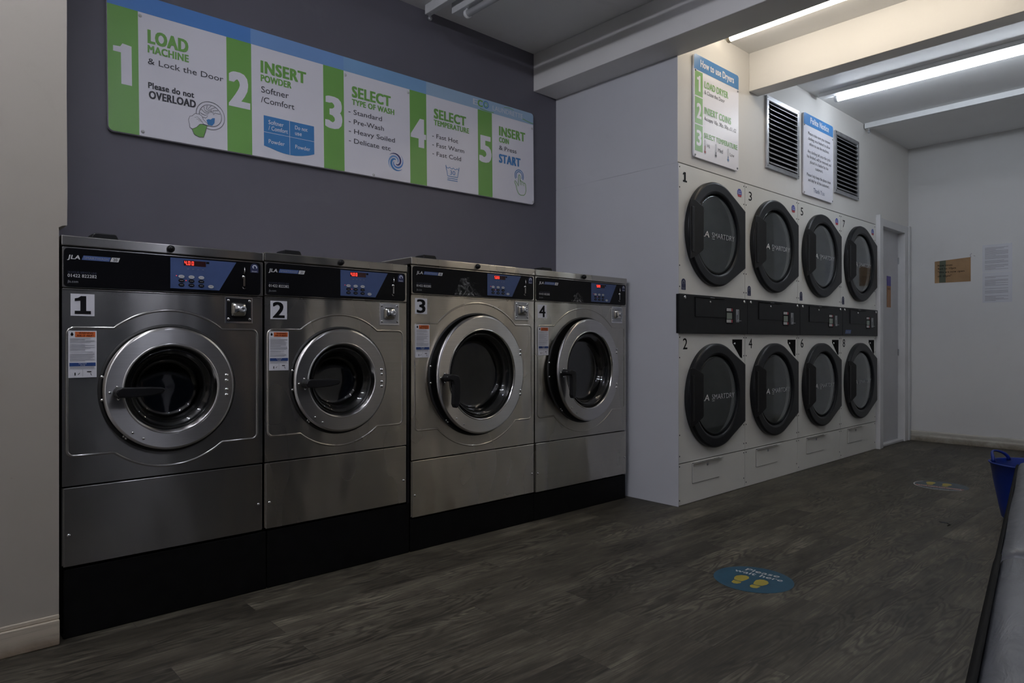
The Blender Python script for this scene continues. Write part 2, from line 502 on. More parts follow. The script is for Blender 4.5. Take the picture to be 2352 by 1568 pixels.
_g = {}
def glyphs(t, bold=0.0):
    key = (t, bold)
    if key in _g: return _g[key]
    c = bpy.data.curves.new('txt', 'FONT'); c.body = t; c.size = 1.0; c.space_character = 1.0 + bold * 1.3
    c.resolution_u = 3; c.dimensions = '2D'; c.fill_mode = 'BOTH'
    o = bpy.data.objects.new('txt', c)
    me = o.to_mesh()
    vs = [tuple(v.co) for v in me.vertices]; fs = [tuple(p.vertices) for p in me.polygons]
    # keep the printed side facing the reader
    out = []
    for f in fs:
        a, b, d = (Vector(vs[i]) for i in f[:3])
        out.append(f if (b - a).cross(d - a).z >= 0 else tuple(reversed(f)))
    o.to_mesh_clear()
    bpy.data.objects.remove(o); bpy.data.curves.remove(c)
    xs = [v[0] for v in vs] or [0, 1]
    _g[key] = (vs, out, (min(xs), max(xs)))
    return _g[key]


def capheight(bold=0.0):
    vs = glyphs('H', bold)[0]
    return max(v[1] for v in vs)


def thing(name, label, cat, loc=(0, 0, 0), rot=(0, 0, 0), group=None):
    o = bpy.data.objects.new(name, None); COL.objects.link(o)
    o.empty_display_size = 0.1
    o.location = loc; o.rotation_euler = rot
    o['label'] = label; o['category'] = cat
    if group: o['group'] = group
    return o


def tag(o, label, cat, group=None):
    o['label'] = label; o['category'] = cat
    if group: o['group'] = group
    return o


def lab(o, text):
    o['label'] = text
    return o


def rrect(x0, x1, z0, z1, r, n=5, corners=(1, 1, 1, 1)):
    pts = []
    for k, (cx, cz, a0) in enumerate(((x1 - r, z0 + r, -90), (x1 - r, z1 - r, 0), (x0 + r, z1 - r, 90), (x0 + r, z0 + r, 180))):
        if corners[k]:
            pts += [(cx + r * math.cos(R(a0 + 90 * i / n)), cz + r * math.sin(R(a0 + 90 * i / n))) for i in range(n + 1)]
        else:
            pts.append(((x1 if k in (0, 1) else x0), (z0 if k in (0, 3) else z1)))
    return pts


# ================================================================ the room
YW, YF, YD, XS, XE = 3.109, 2.49, 2.163, 3.256, 7.11   # back wall, washer fronts, dryer fronts, boxing side, end wall
CZ = 2.79
AW = R(9.1)                                            # the wall behind the bench runs at this angle
fw = lambda x: -0.37 + math.tan(AW) * x


def struct(name, mb, mat, **k):
    o = mb.build(name, mat, **k); o['kind'] = 'structure'; return o


struct('floor', MB().box(-2.7, 7.4, -1.0, 3.3, -0.08, 0.0), 'floor')
struct('ceiling', MB().box(-2.7, 4.12, -1.0, 3.3, CZ, CZ + 0.1).box(4.12, 7.4, -1.0, 3.3, 2.76, 2.86), 'ceiling')
struct('wall_back', MB().box(0.2, XS, YW, YW + 0.1, 0, CZ), 'grey_wall')
# the pier left of the washers; its arris is chipped back where the first machine was pushed in
pier = MB().box(-2.7, 0.372, 2.475, YW, 0, 1.272)
pier.prism([(-2.7, 1.272), (0.372, 1.272), (0.371, 1.284), (0.380, 1.290), (0.393, 1.293), (0.394, 1.40), (0.392, 1.7), (0.394, CZ), (-2.7, CZ)], 2.475, YW)
struct('wall_left', pier, 'pier_wall')
# side of the boxing around the dryers: sheet below, wall above, a thin shadow line between
sb = MB().box(XS - 0.004, XS, YD - 0.006, YW, 0.0, 1.938).box(XS - 0.002, XS, YD, YW, 1.938, 1.943).box(XS - 0.004, XS, YD, YW, 1.943, CZ)
struct('wall_side', sb, 'side_wall')
wf = MB().box(XS, 6.275, YD, YD + 0.04, 1.949, CZ).box(6.262, 6.30, YD, YD + 0.04, 0, 1.945)
wf.box(6.275, XE, YD, YD + 0.04, 2.0, CZ).box(7.06, XE, YD, YD + 0.04, 0, 2.0)
struct('wall_dryers', wf, 'cream_wall')
struct('wall_right', MB().box(XE, XE + 0.1, 0.3, 3.2, 0, 2.86), 'white_wall')
# the wall behind the bench (behind the camera), set at an angle
def slant(x, y, z):
    return (x * math.cos(AW) - y * math.sin(AW), -0.37 + x * math.sin(AW) + y * math.cos(AW), z)
wfm = MB()
# local x runs along the wall; a window is added to darken washer reflections
wfm.box(-2.8, -2.2, -0.1, 0.0, 0, 2.86).box(2.55, 7.35, -0.1, 0.0, 0, 2.86)
wfm.box(-2.2, 2.55, -0.1, 0.0, 0, 0.42).box(-2.2, 2.55, -0.1, 0.0, 2.45, 2.86)
struct('wall_front', wfm, 'cream_wall', loc=(0, -0.37, 0), rot=(0, 0, AW))
w1 = MB()
for a, b in ((-2.2, -2.14), (-0.82, -0.76), (0.70, 0.75), (2.49, 2.55)): w1.box(a, b, -0.08, -0.02, 0.42, 2.45, fr=slant)
w1.box(-2.14, 2.49, -0.08, -0.02, 0.42, 0.48, fr=slant).box(-2.14, 2.49, -0.08, -0.02, 2.39, 2.45, fr=slant)
win = struct('window_added', w1, 'window_frame')  # added unseen window, gives the first washers something dark to reflect
MB().box(-2.14, 2.49, -0.055, -0.049, 0.48, 2.39, fr=slant).build('window_pane', 'window_glass', win)
struct('trim_added_pale', MB().box(1.40, 1.47, -0.07, -0.01, 0.42, 2.45, fr=slant), 'added_bar_pale')  # unseen bar added to reflect as a bluish streak in the first washer
struct('trim_added_tan', MB().box(1.93, 1.98, -0.07, -0.01, 0.42, 2.45, fr=slant), 'added_bar_tan')  # unseen bar added for tan reflections in the washer fronts
struct('wall_street', MB().box(-2.7, -2.6, -0.9, 2.48, 0, CZ), 'pier_wall')
# beams
bm1 = MB().box(3.04, XS + 0.012, -0.1, YW, 2.548, CZ)
struct('trim_1', bm1, 'beam', bevel=0.004)
struct('trim_2', MB().box(4.06, 4.187, 0.05, YD, 2.545, CZ), 'beam', bevel=0.003)
# skirtings
sk = MB().box(-2.6, 0.372, 2.461, 2.475, 0, 0.078).prism([(-2.6, 0.078), (0.372, 0.078), (0.372, 0.092), (-2.6, 0.092)], 2.467, 2.475)
struct('baseboard_left', sk, 'skirt_pier', bevel=0.003)
sk = MB()
sk.add([(XE, 0.5, 0.0), (XE - 0.022, 0.5, 0.0), (XE - 0.022, 0.5, 0.045), (XE - 0.012, 0.5, 0.06), (XE - 0.010, 0.5, 0.085), (XE, 0.5, 0.095),
        (XE, 2.15, 0.0), (XE - 0.022, 2.15, 0.0), (XE - 0.022, 2.15, 0.045), (XE - 0.012, 2.15, 0.06), (XE - 0.010, 2.15, 0.085), (XE, 2.15, 0.095)],
       [(0, 1, 7, 6), (1, 2, 8, 7), (2, 3, 9, 8), (3, 4, 10, 9), (4, 5, 11, 10), (0, 5, 4, 3, 2, 1), (6, 7, 8, 9, 10, 11)])
struct('baseboard_right', sk, 'skirt_far')
# door at the end of the dryers
d = MB().box(6.372, 6.955, 2.205, 2.24, 0.02, 1.97)
door = struct('door_1', d, 'door_paint', bevel=0.002)
fr_ = MB().box(6.272, 6.372, YD - 0.028, 2.25, 0.0, 2.01).box(6.2700, 6.298, YD - 0.036, YD - 0.002, 0.0, 2.03)
fr_.box(6.372, 6.955, YD - 0.020, 2.25, 1.945, 2.01).box(6.955, 7.078, YD - 0.020, 2.25, 0.0, 2.01).box(6.372, 6.955, YD - 0.005, 2.25, 0.0, 0.02)
fr_.box(7.047, 7.087, YD - 0.028, YD - 0.002, 0.0, 2.02)
f1 = fr_.build('door_frame', 'frame_paint', door, bevel=0.003)
MB().box(6.945, 6.955, 2.196, 2.206, 0.80, 0.86).box(6.945, 6.955, 2.196, 2.206, 1.66, 1.72).build('hinge', 'galv', door)
# small notice and torn tape on the door
nt_ = thing('door_notice', 'small purple and brown notice taped to the narrow white door', 'notice', (6.66, 2.2035, 1.245))
MB().box(0, 0.10, -0.0012, 0, 0.0, 0.195).build('brown_panel', 'brown', nt_)
MB().box(0, 0.10, -0.0014, 0, 0.196, 0.285).build('purple_panel', 'purple', nt_)
MB().text('NOTICE', 0.02, 0.085, 0.16, 0.176, -0.0018, 0.02).build('lettering', 'ink', nt_)
tp = MB()
for i in range(15):
    z = 1.14 + i * 0.045
    tp.box(6.44 + random.uniform(-0.01, 0.01), 6.53 + random.uniform(-0.03, 0.03), 2.2035, 2.2048, z, z + random.uniform(0.002, 0.006))
tag(tp.build('tape_residue', 'line_ink'), 'torn grey tape marks down the white door beside the small notice', 'tape')


# ================================================================ washing machines
def screw(mb, x, z, y, r=0.006, h=0.004):
    mb.lathe([(0.0001, y - h), (r * 0.6, y - h * 0.85), (r, y - h * 0.3), (r, y)], x, z, 12)


def washer(num, X0, w, top, bot, seam, cx, cz, ro, rh, remb, price, model, steel, ajar, handle_down, label, scuffed):
    t = thing('washing_machine', label, 'washing machine', (X0, YF, 0), group='coin operated washing machines')
    big = w > 0.7
    dep = 0.56
    ft = top - 0.166                        # top of the front panel
    lb = top - 0.032                        # underside of the lid
    rg = remb - 0.047                       # radius of the black ring
    # cabinet: front panel with round opening, sides, top and back
    c = MB().holed(0, w, seam + 0.001, ft, cx, cz, rg - 0.002, 0.0)
    c.add([(0, 0, seam), (0, dep, seam), (0, dep, ft), (0, 0, ft)], [(0, 3, 2, 1)])
    c.add([(w, 0, seam), (w, dep, seam), (w, dep, ft), (w, 0, ft)], [(0, 1, 2, 3)])
    c.box(0, w, 0.003, dep, bot + 0.004, seam - 0.006)
    c.box(0, w, 0.002, dep, ft + 0.004, lb - 0.003)
    c.add([(0, dep, bot), (w, dep, bot), (w, dep, ft), (0, dep, ft)], [(0, 1, 2, 3)])
    c.build('cabinet', steel, t)
    # embossed outline
    x0, x1 = (0.013, w - 0.020) if not big else (0.020, w - 0.018)
    hz = 0.202 if not big else 0.240
    rc = 0.02
    half = math.sqrt(remb ** 2 - hz ** 2); a0 = math.atan2(hz, half)
    path = []
    for a in range(0, 91, 18): path.append((x1 - rc + rc * math.cos(R(a)), cz + hz - rc + rc * math.sin(R(a))))
    k = 30
    for i in range(k + 1):
        a = a0 + (math.pi - 2 * a0) * i / k
        path.append((cx + remb * math.cos(a), cz + remb * math.sin(a)))
    for a in range(90, 181, 18): path.append((x0 + rc + rc * math.cos(R(a)), cz + hz - rc + rc * math.sin(R(a))))
    for a in range(180, 271, 18): path.append((x0 + rc + rc * math.cos(R(a)), cz - hz + rc + rc * math.sin(R(a))))
    for i in range(k + 1):
        a = math.pi + a0 + (math.pi - 2 * a0) * i / k
        path.append((cx + remb * math.cos(a), cz + remb * math.sin(a)))
    for a in range(270, 361, 18): path.append((x1 - rc + rc * math.cos(R(a)), cz - hz + rc + rc * math.sin(R(a))))
    n = len(path); vs = []
    wd = 0.0042
    for i in range(n):
        p = Vector(path[i]); tt = (Vector(path[(i + 1) % n]) - Vector(path[i - 1])).normalized()
        nn = Vector((-tt.y, tt.x))
        for s_, h in ((-1, 0.0), (-0.45, -0.0022), (0.45, -0.0022), (1, 0.0)):
            q = p + nn * wd * s_; vs.append((q.x, h, q.y))
    fs = []
    for i in range(n):
        j = (i + 1) % n
        for q in range(3): fs.append((i * 4 + q, j * 4 + q, j * 4 + q + 1, i * 4 + q + 1))
    MB().add(vs, fs, True).build('embossed_outline', steel, t)
    # lower panel
    kp = MB().prism([(0.003, bot), (w - 0.003, bot), (w - 0.003, seam - 0.004), (0.003, seam - 0.004)], -0.004, 0.012)
    kp = kp.build('lower_panel', steel, t, bevel=0.002)
    for sx, sz in ((0.017, 0.098), (w - 0.017, 0.098)):
        m = MB(); screw(m, sx, bot + sz, -0.004); m.build('screw', 'chrome', kp)
    MB().box(0.001, w - 0.001, -0.0025, 0.004, ft - 0.0035, ft).build('panel_lip', steel, t, bevel=0.001)
    # lid with rolled front edge
    ld = MB().box(-0.003, w + 0.003, -0.006, dep + 0.02, lb, top)
    ld = ld.build('lid', steel, t, bevel=0.003)
    kb = MB().lathe([(0.0001, -0.020), (0.007, -0.020), (0.010, -0.018), (0.0125, -0.010), (0.0125, -0.004)], w / 2 - 0.004, top - 0.015, 20)
    kb.lathe([(0.0001, -0.021), (0.0035, -0.021), (0.0035, -0.019)], w / 2 - 0.004, top - 0.015, 10)
    kb.build('lid_lock', 'black', ld)
    hx = 0.083
    hd = MB().prism([(hx, top), (hx + 0.082, top), (hx + 0.074, top + 0.018), (hx + 0.068, top + 0.021), (hx + 0.012, top + 0.021), (hx + 0.006, top + 0.017)], 0.03, 0.10)
    hd.build('lid_catch', 'black', ld, bevel=0.003)
    # control fascia
    f0, f1_ = top - 0.163, top - 0.036
    fr0 = MB().prism(rrect(0.0, w, f0, f1_, 0.004), -0.003, 0.004).build('fascia_frame', steel, t, bevel=0.001)
    fa = MB().prism(rrect(0.006 if big else 0.004, w - 0.009, f0 + 0.003, f1_ - 0.003, 0.012), -0.006, 0.0).build('control_fascia', 'fascia', t, bevel=0.001)
    yb = -0.0068
    u0 = top - 1.264                            # shift of everything measured on the first machine
    g = 0.011 if big else 0.0
    m = MB().text('JLA', 0.013 + g, 0.047 + g, 1.1905 + u0, 1.2033 + u0, yb, 0.045, shear=0.18)
    m.build('maker_lettering', 'letter_white', fa)
    MB().text('01422 822282', 0.0137 + g, 0.0924 + g, 1.134 + u0, 1.1437 + u0, yb, 0.02).build('phone_lettering', 'letter_white', fa)
    MB().text('jla.com', 0.0137 + g, 0.0419 + g, 1.1165 + u0, 1.1245 + u0, yb, 0.0).build('web_lettering', 'letter_grey', fa)
    MB().text('24 HOUR SERVICE LINE', 0.0137 + g, 0.0924 + g, 1.1465 + u0, 1.1525 + u0, yb, 0.0).build('service_lettering', 'letter_dim', fa)
    MB().face([(0.0513 + g, 1.190 + u0), (0.1275 + g, 1.190 + u0), (0.1325 + g, 1.204 + u0), (0.0563 + g, 1.204 + u0)], yb).build('name_strip', 'smart_blue', fa)
    MB().text('SMARTWASH', 0.0585 + g, 0.1245 + g, 1.193 + u0, 1.2005 + u0, yb - 0.0005, 0.0).build('name_lettering', 'letter_grey', fa)
    MB().face([(0.130 + g, 1.190 + u0), (0.1535 + g, 1.190 + u0), (0.1585 + g, 1.204 + u0), (0.135 + g, 1.204 + u0)], yb).build('capacity_strip', 'letter_white', fa)
    MB().text(model, 0.1385 + g, 0.1505 + g, 1.1925 + u0, 1.2015 + u0, yb - 0.0005, 0.02).build('capacity_lettering', 'ink', fa)
    # blue keypad
    q = 0.127 if big else 0.0
    kx = lambda x: x + q
    bp = MB().prism([(kx(0.3105), 1.1145 + u0), (kx(0.4725), 1.1145 + u0), (kx(0.5328), 1.2195 + u0), (kx(0.3105), 1.2195 + u0)], -0.0078, -0.005)
    bp = bp.build('keypad', 'ctl_blue', t)
    yk = -0.0082
    MB().face([(kx(0.3532), 1.195 + u0), (kx(0.4265), 1.195 + u0), (kx(0.4265), 1.2135 + u0), (kx(0.3532), 1.2135 + u0)], yk).build('display', 'screen', bp)
    MB().face([(kx(0.4275), 1.206 + u0), (kx(0.438), 1.206 + u0), (kx(0.438), 1.2135 + u0), (kx(0.4275), 1.2135 + u0)], yk).build('sensor_window', 'ink', bp)
    led = MB()
    segs = {'4': 'fgbc', '5': 'afgcd', '0': 'abcdef'}
    xx = kx(0.3555)
    for ch in price:
        if ch == '.':
            led.box(xx - 0.0035, xx - 0.0012, yk - 0.001, yk - 0.0003, 1.1975 + u0, 1.1995 + u0); continue
        W_, H_ = 0.0072, 0.0135; zb = 1.1975 + u0; tk = 0.0019
        S = {'a': (0, W_, H_ - tk, H_), 'd': (0, W_, 0, tk), 'g': (0, W_, H_ / 2 - tk / 2, H_ / 2 + tk / 2),
             'f': (0, tk, H_ / 2, H_), 'e': (0, tk, 0, H_ / 2), 'b': (W_ - tk, W_, H_ / 2, H_), 'c': (W_ - tk, W_, 0, H_ / 2)}
        for sg in segs[ch]:
            a, b, c_, d_ = S[sg]; led.box(xx + a, xx + b, yk - 0.001, yk - 0.0003, zb + c_, zb + d_)
        xx += 0.0115
    led.build('price_digits', 'red_led', bp)
    for r_ in range(3):
        for c_ in range(3):
            bx_, bz = kx(0.3455 + 0.0327 * c_), (1.1565, 1.1425, 1.1278)[r_] + u0
            MB().prism([(bx_ + 0.0098 * math.cos(a * math.pi / 8) * (1.0), bz + 0.0057 * math.sin(a * math.pi / 8)) for a in range(16)], yk - 0.0012, yk + 0.001).build(
                'button', 'key_grey' if r_ == 0 else 'ink', bp)
    MB().prism([(kx(0.4435) + 0.0095 * math.cos(a * math.pi / 8), 1.1265 + u0 + 0.0057 * math.sin(a * math.pi / 8)) for a in range(16)], yk - 0.0012, yk + 0.001).build('button', 'key_grey', bp)
    m = MB()
    for r_ in range(3):
        for c_ in range(3):
            bx_, bz = kx(0.3455 + 0.0327 * c_), (1.1565, 1.1425, 1.1278)[r_] + u0
            m.box(bx_ - 0.0055, bx_ + 0.0055, yk - 0.0016, yk - 0.0013, bz - 0.0008, bz + 0.0008)
    for c_ in range(4): m.box(kx(0.364 + c_ * 0.0165), kx(0.370 + c_ * 0.0165), yk - 0.0006, yk, 1.1835 + u0, 1.185 + u0)
    m.build('button_legends', 'line_ink', bp)
    MB().text('START', kx(0.438), kx(0.449), 1.1255 + u0, 1.1285 + u0, yk - 0.0016).build('start_lettering', 'ink', bp)
    m = MB()
    m.disc(kx(0.3295), 1.1585 + u0, 0.0013, yk - 0.0004, 8).disc(kx(0.3605), 1.1435 + u0, 0.0013, yk - 0.0004, 8)
    m.build('indicator_lamps', 'red_led', bp)
    # coin entry slot and badge
    sx = 0.5585 + (0.1285 if big else 0)
    cs = MB().tube([(sx + 0.003, -0.010, 1.204 + u0), (sx + 0.003, -0.012, 1.19 + u0), (sx + 0.001, -0.011, 1.18 + u0)], 0.0022)
    cs.lathe([(0.0001, -0.016), (0.005, -0.015), (0.0065, -0.010), (0.0065, -0.006)], sx - 0.0015, 1.1685 + u0, 14)
    cs.box(sx - 0.0005, sx + 0.0012, -0.010, -0.006, 1.135 + u0, 1.165 + u0).box(sx + 0.0035, sx + 0.005, -0.010, -0.006, 1.135 + u0, 1.165 + u0)
    cs.lathe([(0.006, -0.012), (0.0085, -0.009), (0.009, -0.006)], sx + 0.003, 1.132 + u0, 12, ang=(math.pi, 2 * math.pi))
    cs.build('coin_slot', 'chrome', t)
    bx0 = 0.5845 + (0.1285 if big else 0); bz0 = 1.187 + u0
    arch = [(bx0, bz0), (bx0 + 0.0295, bz0), (bx0 + 0.0295, bz0 + 0.018)]
    arch += [(bx0 + 0.01475 + 0.01475 * math.cos(R(a)), bz0 + 0.018 + 0.016 * math.sin(R(a))) for a in range(15, 180, 15)] + [(bx0, bz0 + 0.018)]
    bd = MB().face(arch, yb).build('badge', 'badge_navy', fa)
    m = MB()
    sp = [(bx0 + 0.0148 + (0.0085 - 0.0035 * (i / 16)) * math.cos(R(-30 + i * 17)), bz0 + 0.0205 + (0.0075 - 0.003 * i / 16) * math.sin(R(-30 + i * 17))) for i in range(17)]
    m.stroke(sp, 0.0035, yb - 0.0004)
    m.text('Smart', bx0 + 0.005, bx0 + 0.0245, bz0 + 0.0022, bz0 + 0.0072, yb - 0.0004, 0.02)
    m.build('badge_print', 'sign_pale', fa)
    if scuffed:
        x_, z_ = (0.235, 1.185) if scuffed == 1 else (0.27, 1.172)
        pts = [(x_, z_)]
        rr = 0.19 if scuffed == 1 else 0.10
        pts = [(x_, f0 + 0.006), (x_ + rr, f0 + 0.006), (x_ + rr * 0.92, f0 + 0.05), (x_ + rr * 0.55, f0 + (0.095 if scuffed == 1 else 0.06)), (x_ + rr * 0.2, f0 + (0.085 if scuffed == 1 else 0.04))]
        lab(MB().face(pts, yb - 0.0003).build('scuff_mark', 'scuff', fa), 'greyish scuffed patch on black fascia')
    # coin box: recessed square plate with a locked boss
    cb0 = w - 0.137; cb1 = w - 0.039; zb1 = ft - 0.005; zb0 = zb1 - 0.095
    cb = MB().prism([(cb0, zb0), (cb1, zb0), (cb1, zb1), (cb0, zb1)], -0.004, 0.0)
    cb = cb.build('coin_box', 'chrome', t, bevel=0.001)
    MB().prism([(cb0 + 0.005, zb0 + 0.007), (cb1 - 0.005, zb0 + 0.007), (cb1 - 0.005, zb1 - 0.004), (cb0 + 0.005, zb1 - 0.004)], -0.0048, -0.003).build('coin_box_plate', 'black' if num == 1 else 'galv', cb)
    lx, lz = (cb0 + cb1) / 2 - 0.004, (zb0 + zb1) / 2 + 0.003
    q_ = MB()
    ring0 = rrect(lx - 0.027, lx + 0.027, lz - 0.026, lz + 0.026, 0.010, 4)
    ring1 = rrect(lx - 0.019, lx + 0.019, lz - 0.018, lz + 0.018, 0.008, 4)
    nn_ = len(ring0)
    q_.add([(p[0], -0.004, p[1]) for p in ring0] + [(p[0], -0.012, p[1]) for p in ring0] + [(p[0], -0.026, p[1]) for p in ring1],
           [(i, (i + 1) % nn_, nn_ + (i + 1) % nn_, nn_ + i) for i in range(nn_)] + [(nn_ + i, nn_ + (i + 1) % nn_, 2 * nn_ + (i + 1) % nn_, 2 * nn_ + i) for i in range(nn_)] +
           [tuple(range(2 * nn_, 3 * nn_))], True)
    q_.build('lock_boss', 'lip', cb)
    MB().lathe([(0.0001, -0.0285), (0.003, -0.0285), (0.003, -0.034), (0.0105, -0.034), (0.0125, -0.030), (0.0125, -0.024)], lx + 0.009, lz, 20).build('lock_cylinder', 'galv', cb)
    m = MB()
    for ax in (cb0 + 0.011, cb1 - 0.011):
        for az in (zb0 + 0.016, zb1 - 0.012): screw(m, ax, az, -0.0048, 0.0055, 0.003)
    m.build('coin_box_screws', 'chrome', cb)
    # number sticker
    nx = 0.0225 if not big else 0.021; nw = 0.065
    ns = MB().prism([(nx, ft - 0.085), (nx + nw, ft - 0.085), (nx + nw, ft - 0.0155), (nx, ft - 0.0155)], -0.0012, 0.0).build('number_sticker', 'sticker', t)
    if num == 4:
        lab(ns, 'greyer number sticker')
    m = MB()
    if num == 1:
        b_ = ft - 0.079
        m.face([(nx + 0.011, b_), (nx + 0.055, b_), (nx + 0.055, b_ + 0.010), (nx + 0.042, b_ + 0.010), (nx + 0.042, b_ + 0.057), (nx + 0.028, b_ + 0.057),
                (nx + 0.020, b_ + 0.051), (nx + 0.011, b_ + 0.049), (nx + 0.011, b_ + 0.040), (nx + 0.026, b_ + 0.042), (nx + 0.026, b_ + 0.010), (nx + 0.011, b_ + 0.010)], -0.0018)
    else:
        m.text(str(num), nx + 0.008, nx + 0.055, ft - 0.080, ft - 0.020, -0.0018, 0.045 if num != 4 else 0.035)
    m.build('numeral', 'ink', ns)
    # warning sticker
    ax0 = 0.016 if not big else 0.021; az1 = ft - 0.132; az0 = az1 - 0.148; aw = 0.077
    ws = MB().prism([(ax0, az0), (ax0 + aw, az0), (ax0 + aw, az1), (ax0, az1)], -0.0034, -0.0022).build('warning_sticker', 'sticker', t)
    yy = -0.0040
    MB().face([(ax0 + 0.018, az1 - 0.020), (ax0 + aw - 0.004, az1 - 0.020), (ax0 + aw - 0.004, az1 - 0.003), (ax0 + 0.018, az1 - 0.003)], yy).build('warning_header', 'orange', ws)
    m = MB().text('WARNING', ax0 + 0.028, ax0 + aw - 0.010, az1 - 0.010, az1 - 0.0045, yy - 0.0004, 0.03)
    m.text('RISK OF INJURY', ax0 + 0.024, ax0 + aw - 0.008, az1 - 0.018, az1 - 0.0125, yy - 0.0004, 0.03)
    m.build('warning_lettering', 'ink', ws)
    m = MB()
    m.face([(ax0 + 0.010, az1 - 0.017), (ax0 + 0.014, az1 - 0.013), (ax0 + 0.013, az1 - 0.009), (ax0 + 0.0095, az1 - 0.004), (ax0 + 0.006, az1 - 0.010), (ax0 + 0.006, az1 - 0.014)], yy)
    m.build('flame_symbol', 'ink', ws)
    m = MB()
    m.stroke([(ax0 + 0.018, az0 + 0.007), (ax0 + 0.018, az0 + 0.016)], 0.003, yy).stroke([(ax0 + 0.026, az0 + 0.009), (ax0 + 0.031, az0 + 0.015)], 0.0015, yy)
    m.stroke([(ax0 + 0.050, az0 + 0.018), (ax0 + 0.062, az0 + 0.018)], 0.0028, yy).stroke([(ax0 + 0.060, az0 + 0.013), (ax0 + 0.063, az0 + 0.006)], 0.0015, yy)
    m.stroke([(ax0 + aw / 2, az0 + 0.003), (ax0 + aw / 2, az0 + 0.026)], 0.0005, yy).stroke([(ax0 + 0.003, az0 + 0.027), (ax0 + aw - 0.003, az0 + 0.027)], 0.0005, yy)
    m.build('warning_diagrams', 'ink', ws)
    MB().face([(ax0 + 0.003, az0 + 0.036), (ax0 + aw - 0.003, az0 + 0.036), (ax0 + aw - 0.003, az0 + 0.047), (ax0 + 0.003, az0 + 0.047)], yy).build('notice_bar', 'notice_blue', ws)
    MB().text('NOTICE', ax0 + 0.028, ax0 + 0.049, az0 + 0.042, az0 + 0.046, yy - 0.0004).text('AVIS', ax0 + 0.032, ax0 + 0.045, az0 + 0.037, az0 + 0.041, yy - 0.0004).build('notice_lettering', 'letter_white', ws)
    m = MB(); z = az1 - 0.025; rs = random.Random(num)
    while z > az0 + 0.050:
        m.box(ax0 + 0.004, ax0 + rs.choice((0.045, 0.060, 0.071, 0.071, 0.066)), yy, yy + 0.0003, z, z + 0.0010); z -= 0.0032 if rs.random() > 0.2 else 0.0055
    for z in (az0 + 0.033, az0 + 0.030): m.box(ax0 + 0.004, ax0 + 0.070, yy, yy + 0.0003, z, z + 0.001)
    m.build('small_print', 'line_ink', ws)
    # black surround and drum
    sr = MB().lathe([(rg, -0.001), (rg, 0.0015), (rh + 0.02, 0.012), (rh - 0.004, 0.03), (rh - 0.010, 0.09)], cx, cz, 96)
    sr.lathe([(rg + 0.002, 0.004), (rg - 0.004, -0.006), (rg - 0.010, -0.006), (rg - 0.014, 0.006)], cx, cz, 96)
    sr.build('door_surround', 'rubber', t)
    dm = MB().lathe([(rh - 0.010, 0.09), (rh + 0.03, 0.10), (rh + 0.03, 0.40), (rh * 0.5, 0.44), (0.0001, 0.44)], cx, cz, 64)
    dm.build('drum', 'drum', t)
    # bolts on the striker side of the surround
    m = MB()
    for bz in (0.045, -0.03): screw(m, cx - rg + 0.012, cz + bz, -0.004, 0.006, 0.006)
    screw(m, cx - rg * 0.66, cz - rg * 0.70, -0.004, 0.005, 0.005); screw(m, cx - rg * 0.63, cz - rg * 0.73, -0.004, 0.005, 0.005)
    m.build('latch_bolts', 'chrome', t)
    # the door: its origin is the hinge line, so it can stand ajar
    hx0 = cx + ro
    dy = -0.008
    door = MB().lathe([(ro - 0.006, 0.004), (ro - 0.001, 0.000), (ro, -0.009)], -ro, cz, 128).lathe([(ro, -0.009), (ro - 0.0025, -0.0135), (ro - 0.008, -0.016)], -ro, cz, 128)
    door.lathe([(ro - 0.008, -0.016), (rh + 0.007, -0.0165)], -ro, cz, 128, False).lathe([(rh + 0.007, -0.0165), (rh + 0.002, -0.0140)], -ro, cz, 128)
    door = door.build('door', 'ringsteel', t, loc=(hx0, dy, 0), rot=(0, 0, R(ajar)))
    MB().lathe([(rh + 0.0065, -0.0163), (rh + 0.0035, -0.0185), (rh + 0.0005, -0.0175), (rh - 0.002, -0.012), (rh - 0.004, -0.002), (rh - 0.005, 0.03)], -ro, cz, 96).build('inner_lip', 'lip' if num > 2 else 'ringsteel', door)
    MB().lathe([(rh - 0.005, 0.012), (rh - 0.030, 0.020), (rh - 0.034, 0.060)], -ro, cz, 96).build('door_gasket', 'rubber', door)
    k1, k2 = rh - 0.012, rh - 0.034
    gl = MB().lathe([(0.0001, 0.0716), (k2 * 0.25, 0.0713), (k2 * 0.5, 0.0705), (k2 - 0.030, 0.068), (k2 - 0.022, 0.067), (k2 - 0.016, 0.064), (k2 - 0.006, 0.055), (k2, 0.035), (k1 - 0.008, 0.002), (k1, 0.0), (k1, -0.004), (k1 - 0.012, -0.002), (k2 - 0.006, 0.032), (k2 - 0.012, 0.052), (k2 - 0.018, 0.059), (k2 - 0.024, 0.0625), (k2 - 0.030, 0.0635), (k2 * 0.5, 0.0660), (k2 * 0.25, 0.0667), (0.0001, 0.0670)], -ro, cz, 96)
    gl.build('door_glass', 'glass', door)
    for hs in ((0.038, 0.019), (-0.013, -0.032)) if not big else ((0.113, 0.093), (-0.088, -0.108)):
        m = MB()
        for s_ in hs: screw(m, -0.029, cz + s_, -0.016, 0.0075, 0.006)
        m.build('hinge_rivets', 'chrome', door)
    m = MB()
    for ax_, az_ in ((-2 * ro + 0.019, 0.0), (-2 * ro + 0.040, 0.018), (-2 * ro + 0.044, -0.022)): screw(m, ax_, cz + az_ - 0.006, -0.016, 0.0045, 0.004)
    for a in (229, 241): screw(m, -ro + (ro - 0.022) * math.cos(R(a)), cz + (ro - 0.022) * math.sin(R(a)), -0.016, 0.0045, 0.004)
    m.build('door_screws', 'chrome', door)
    # handle: pivot hub and lever
    px, pz = -2 * ro + 0.046, cz - 0.006
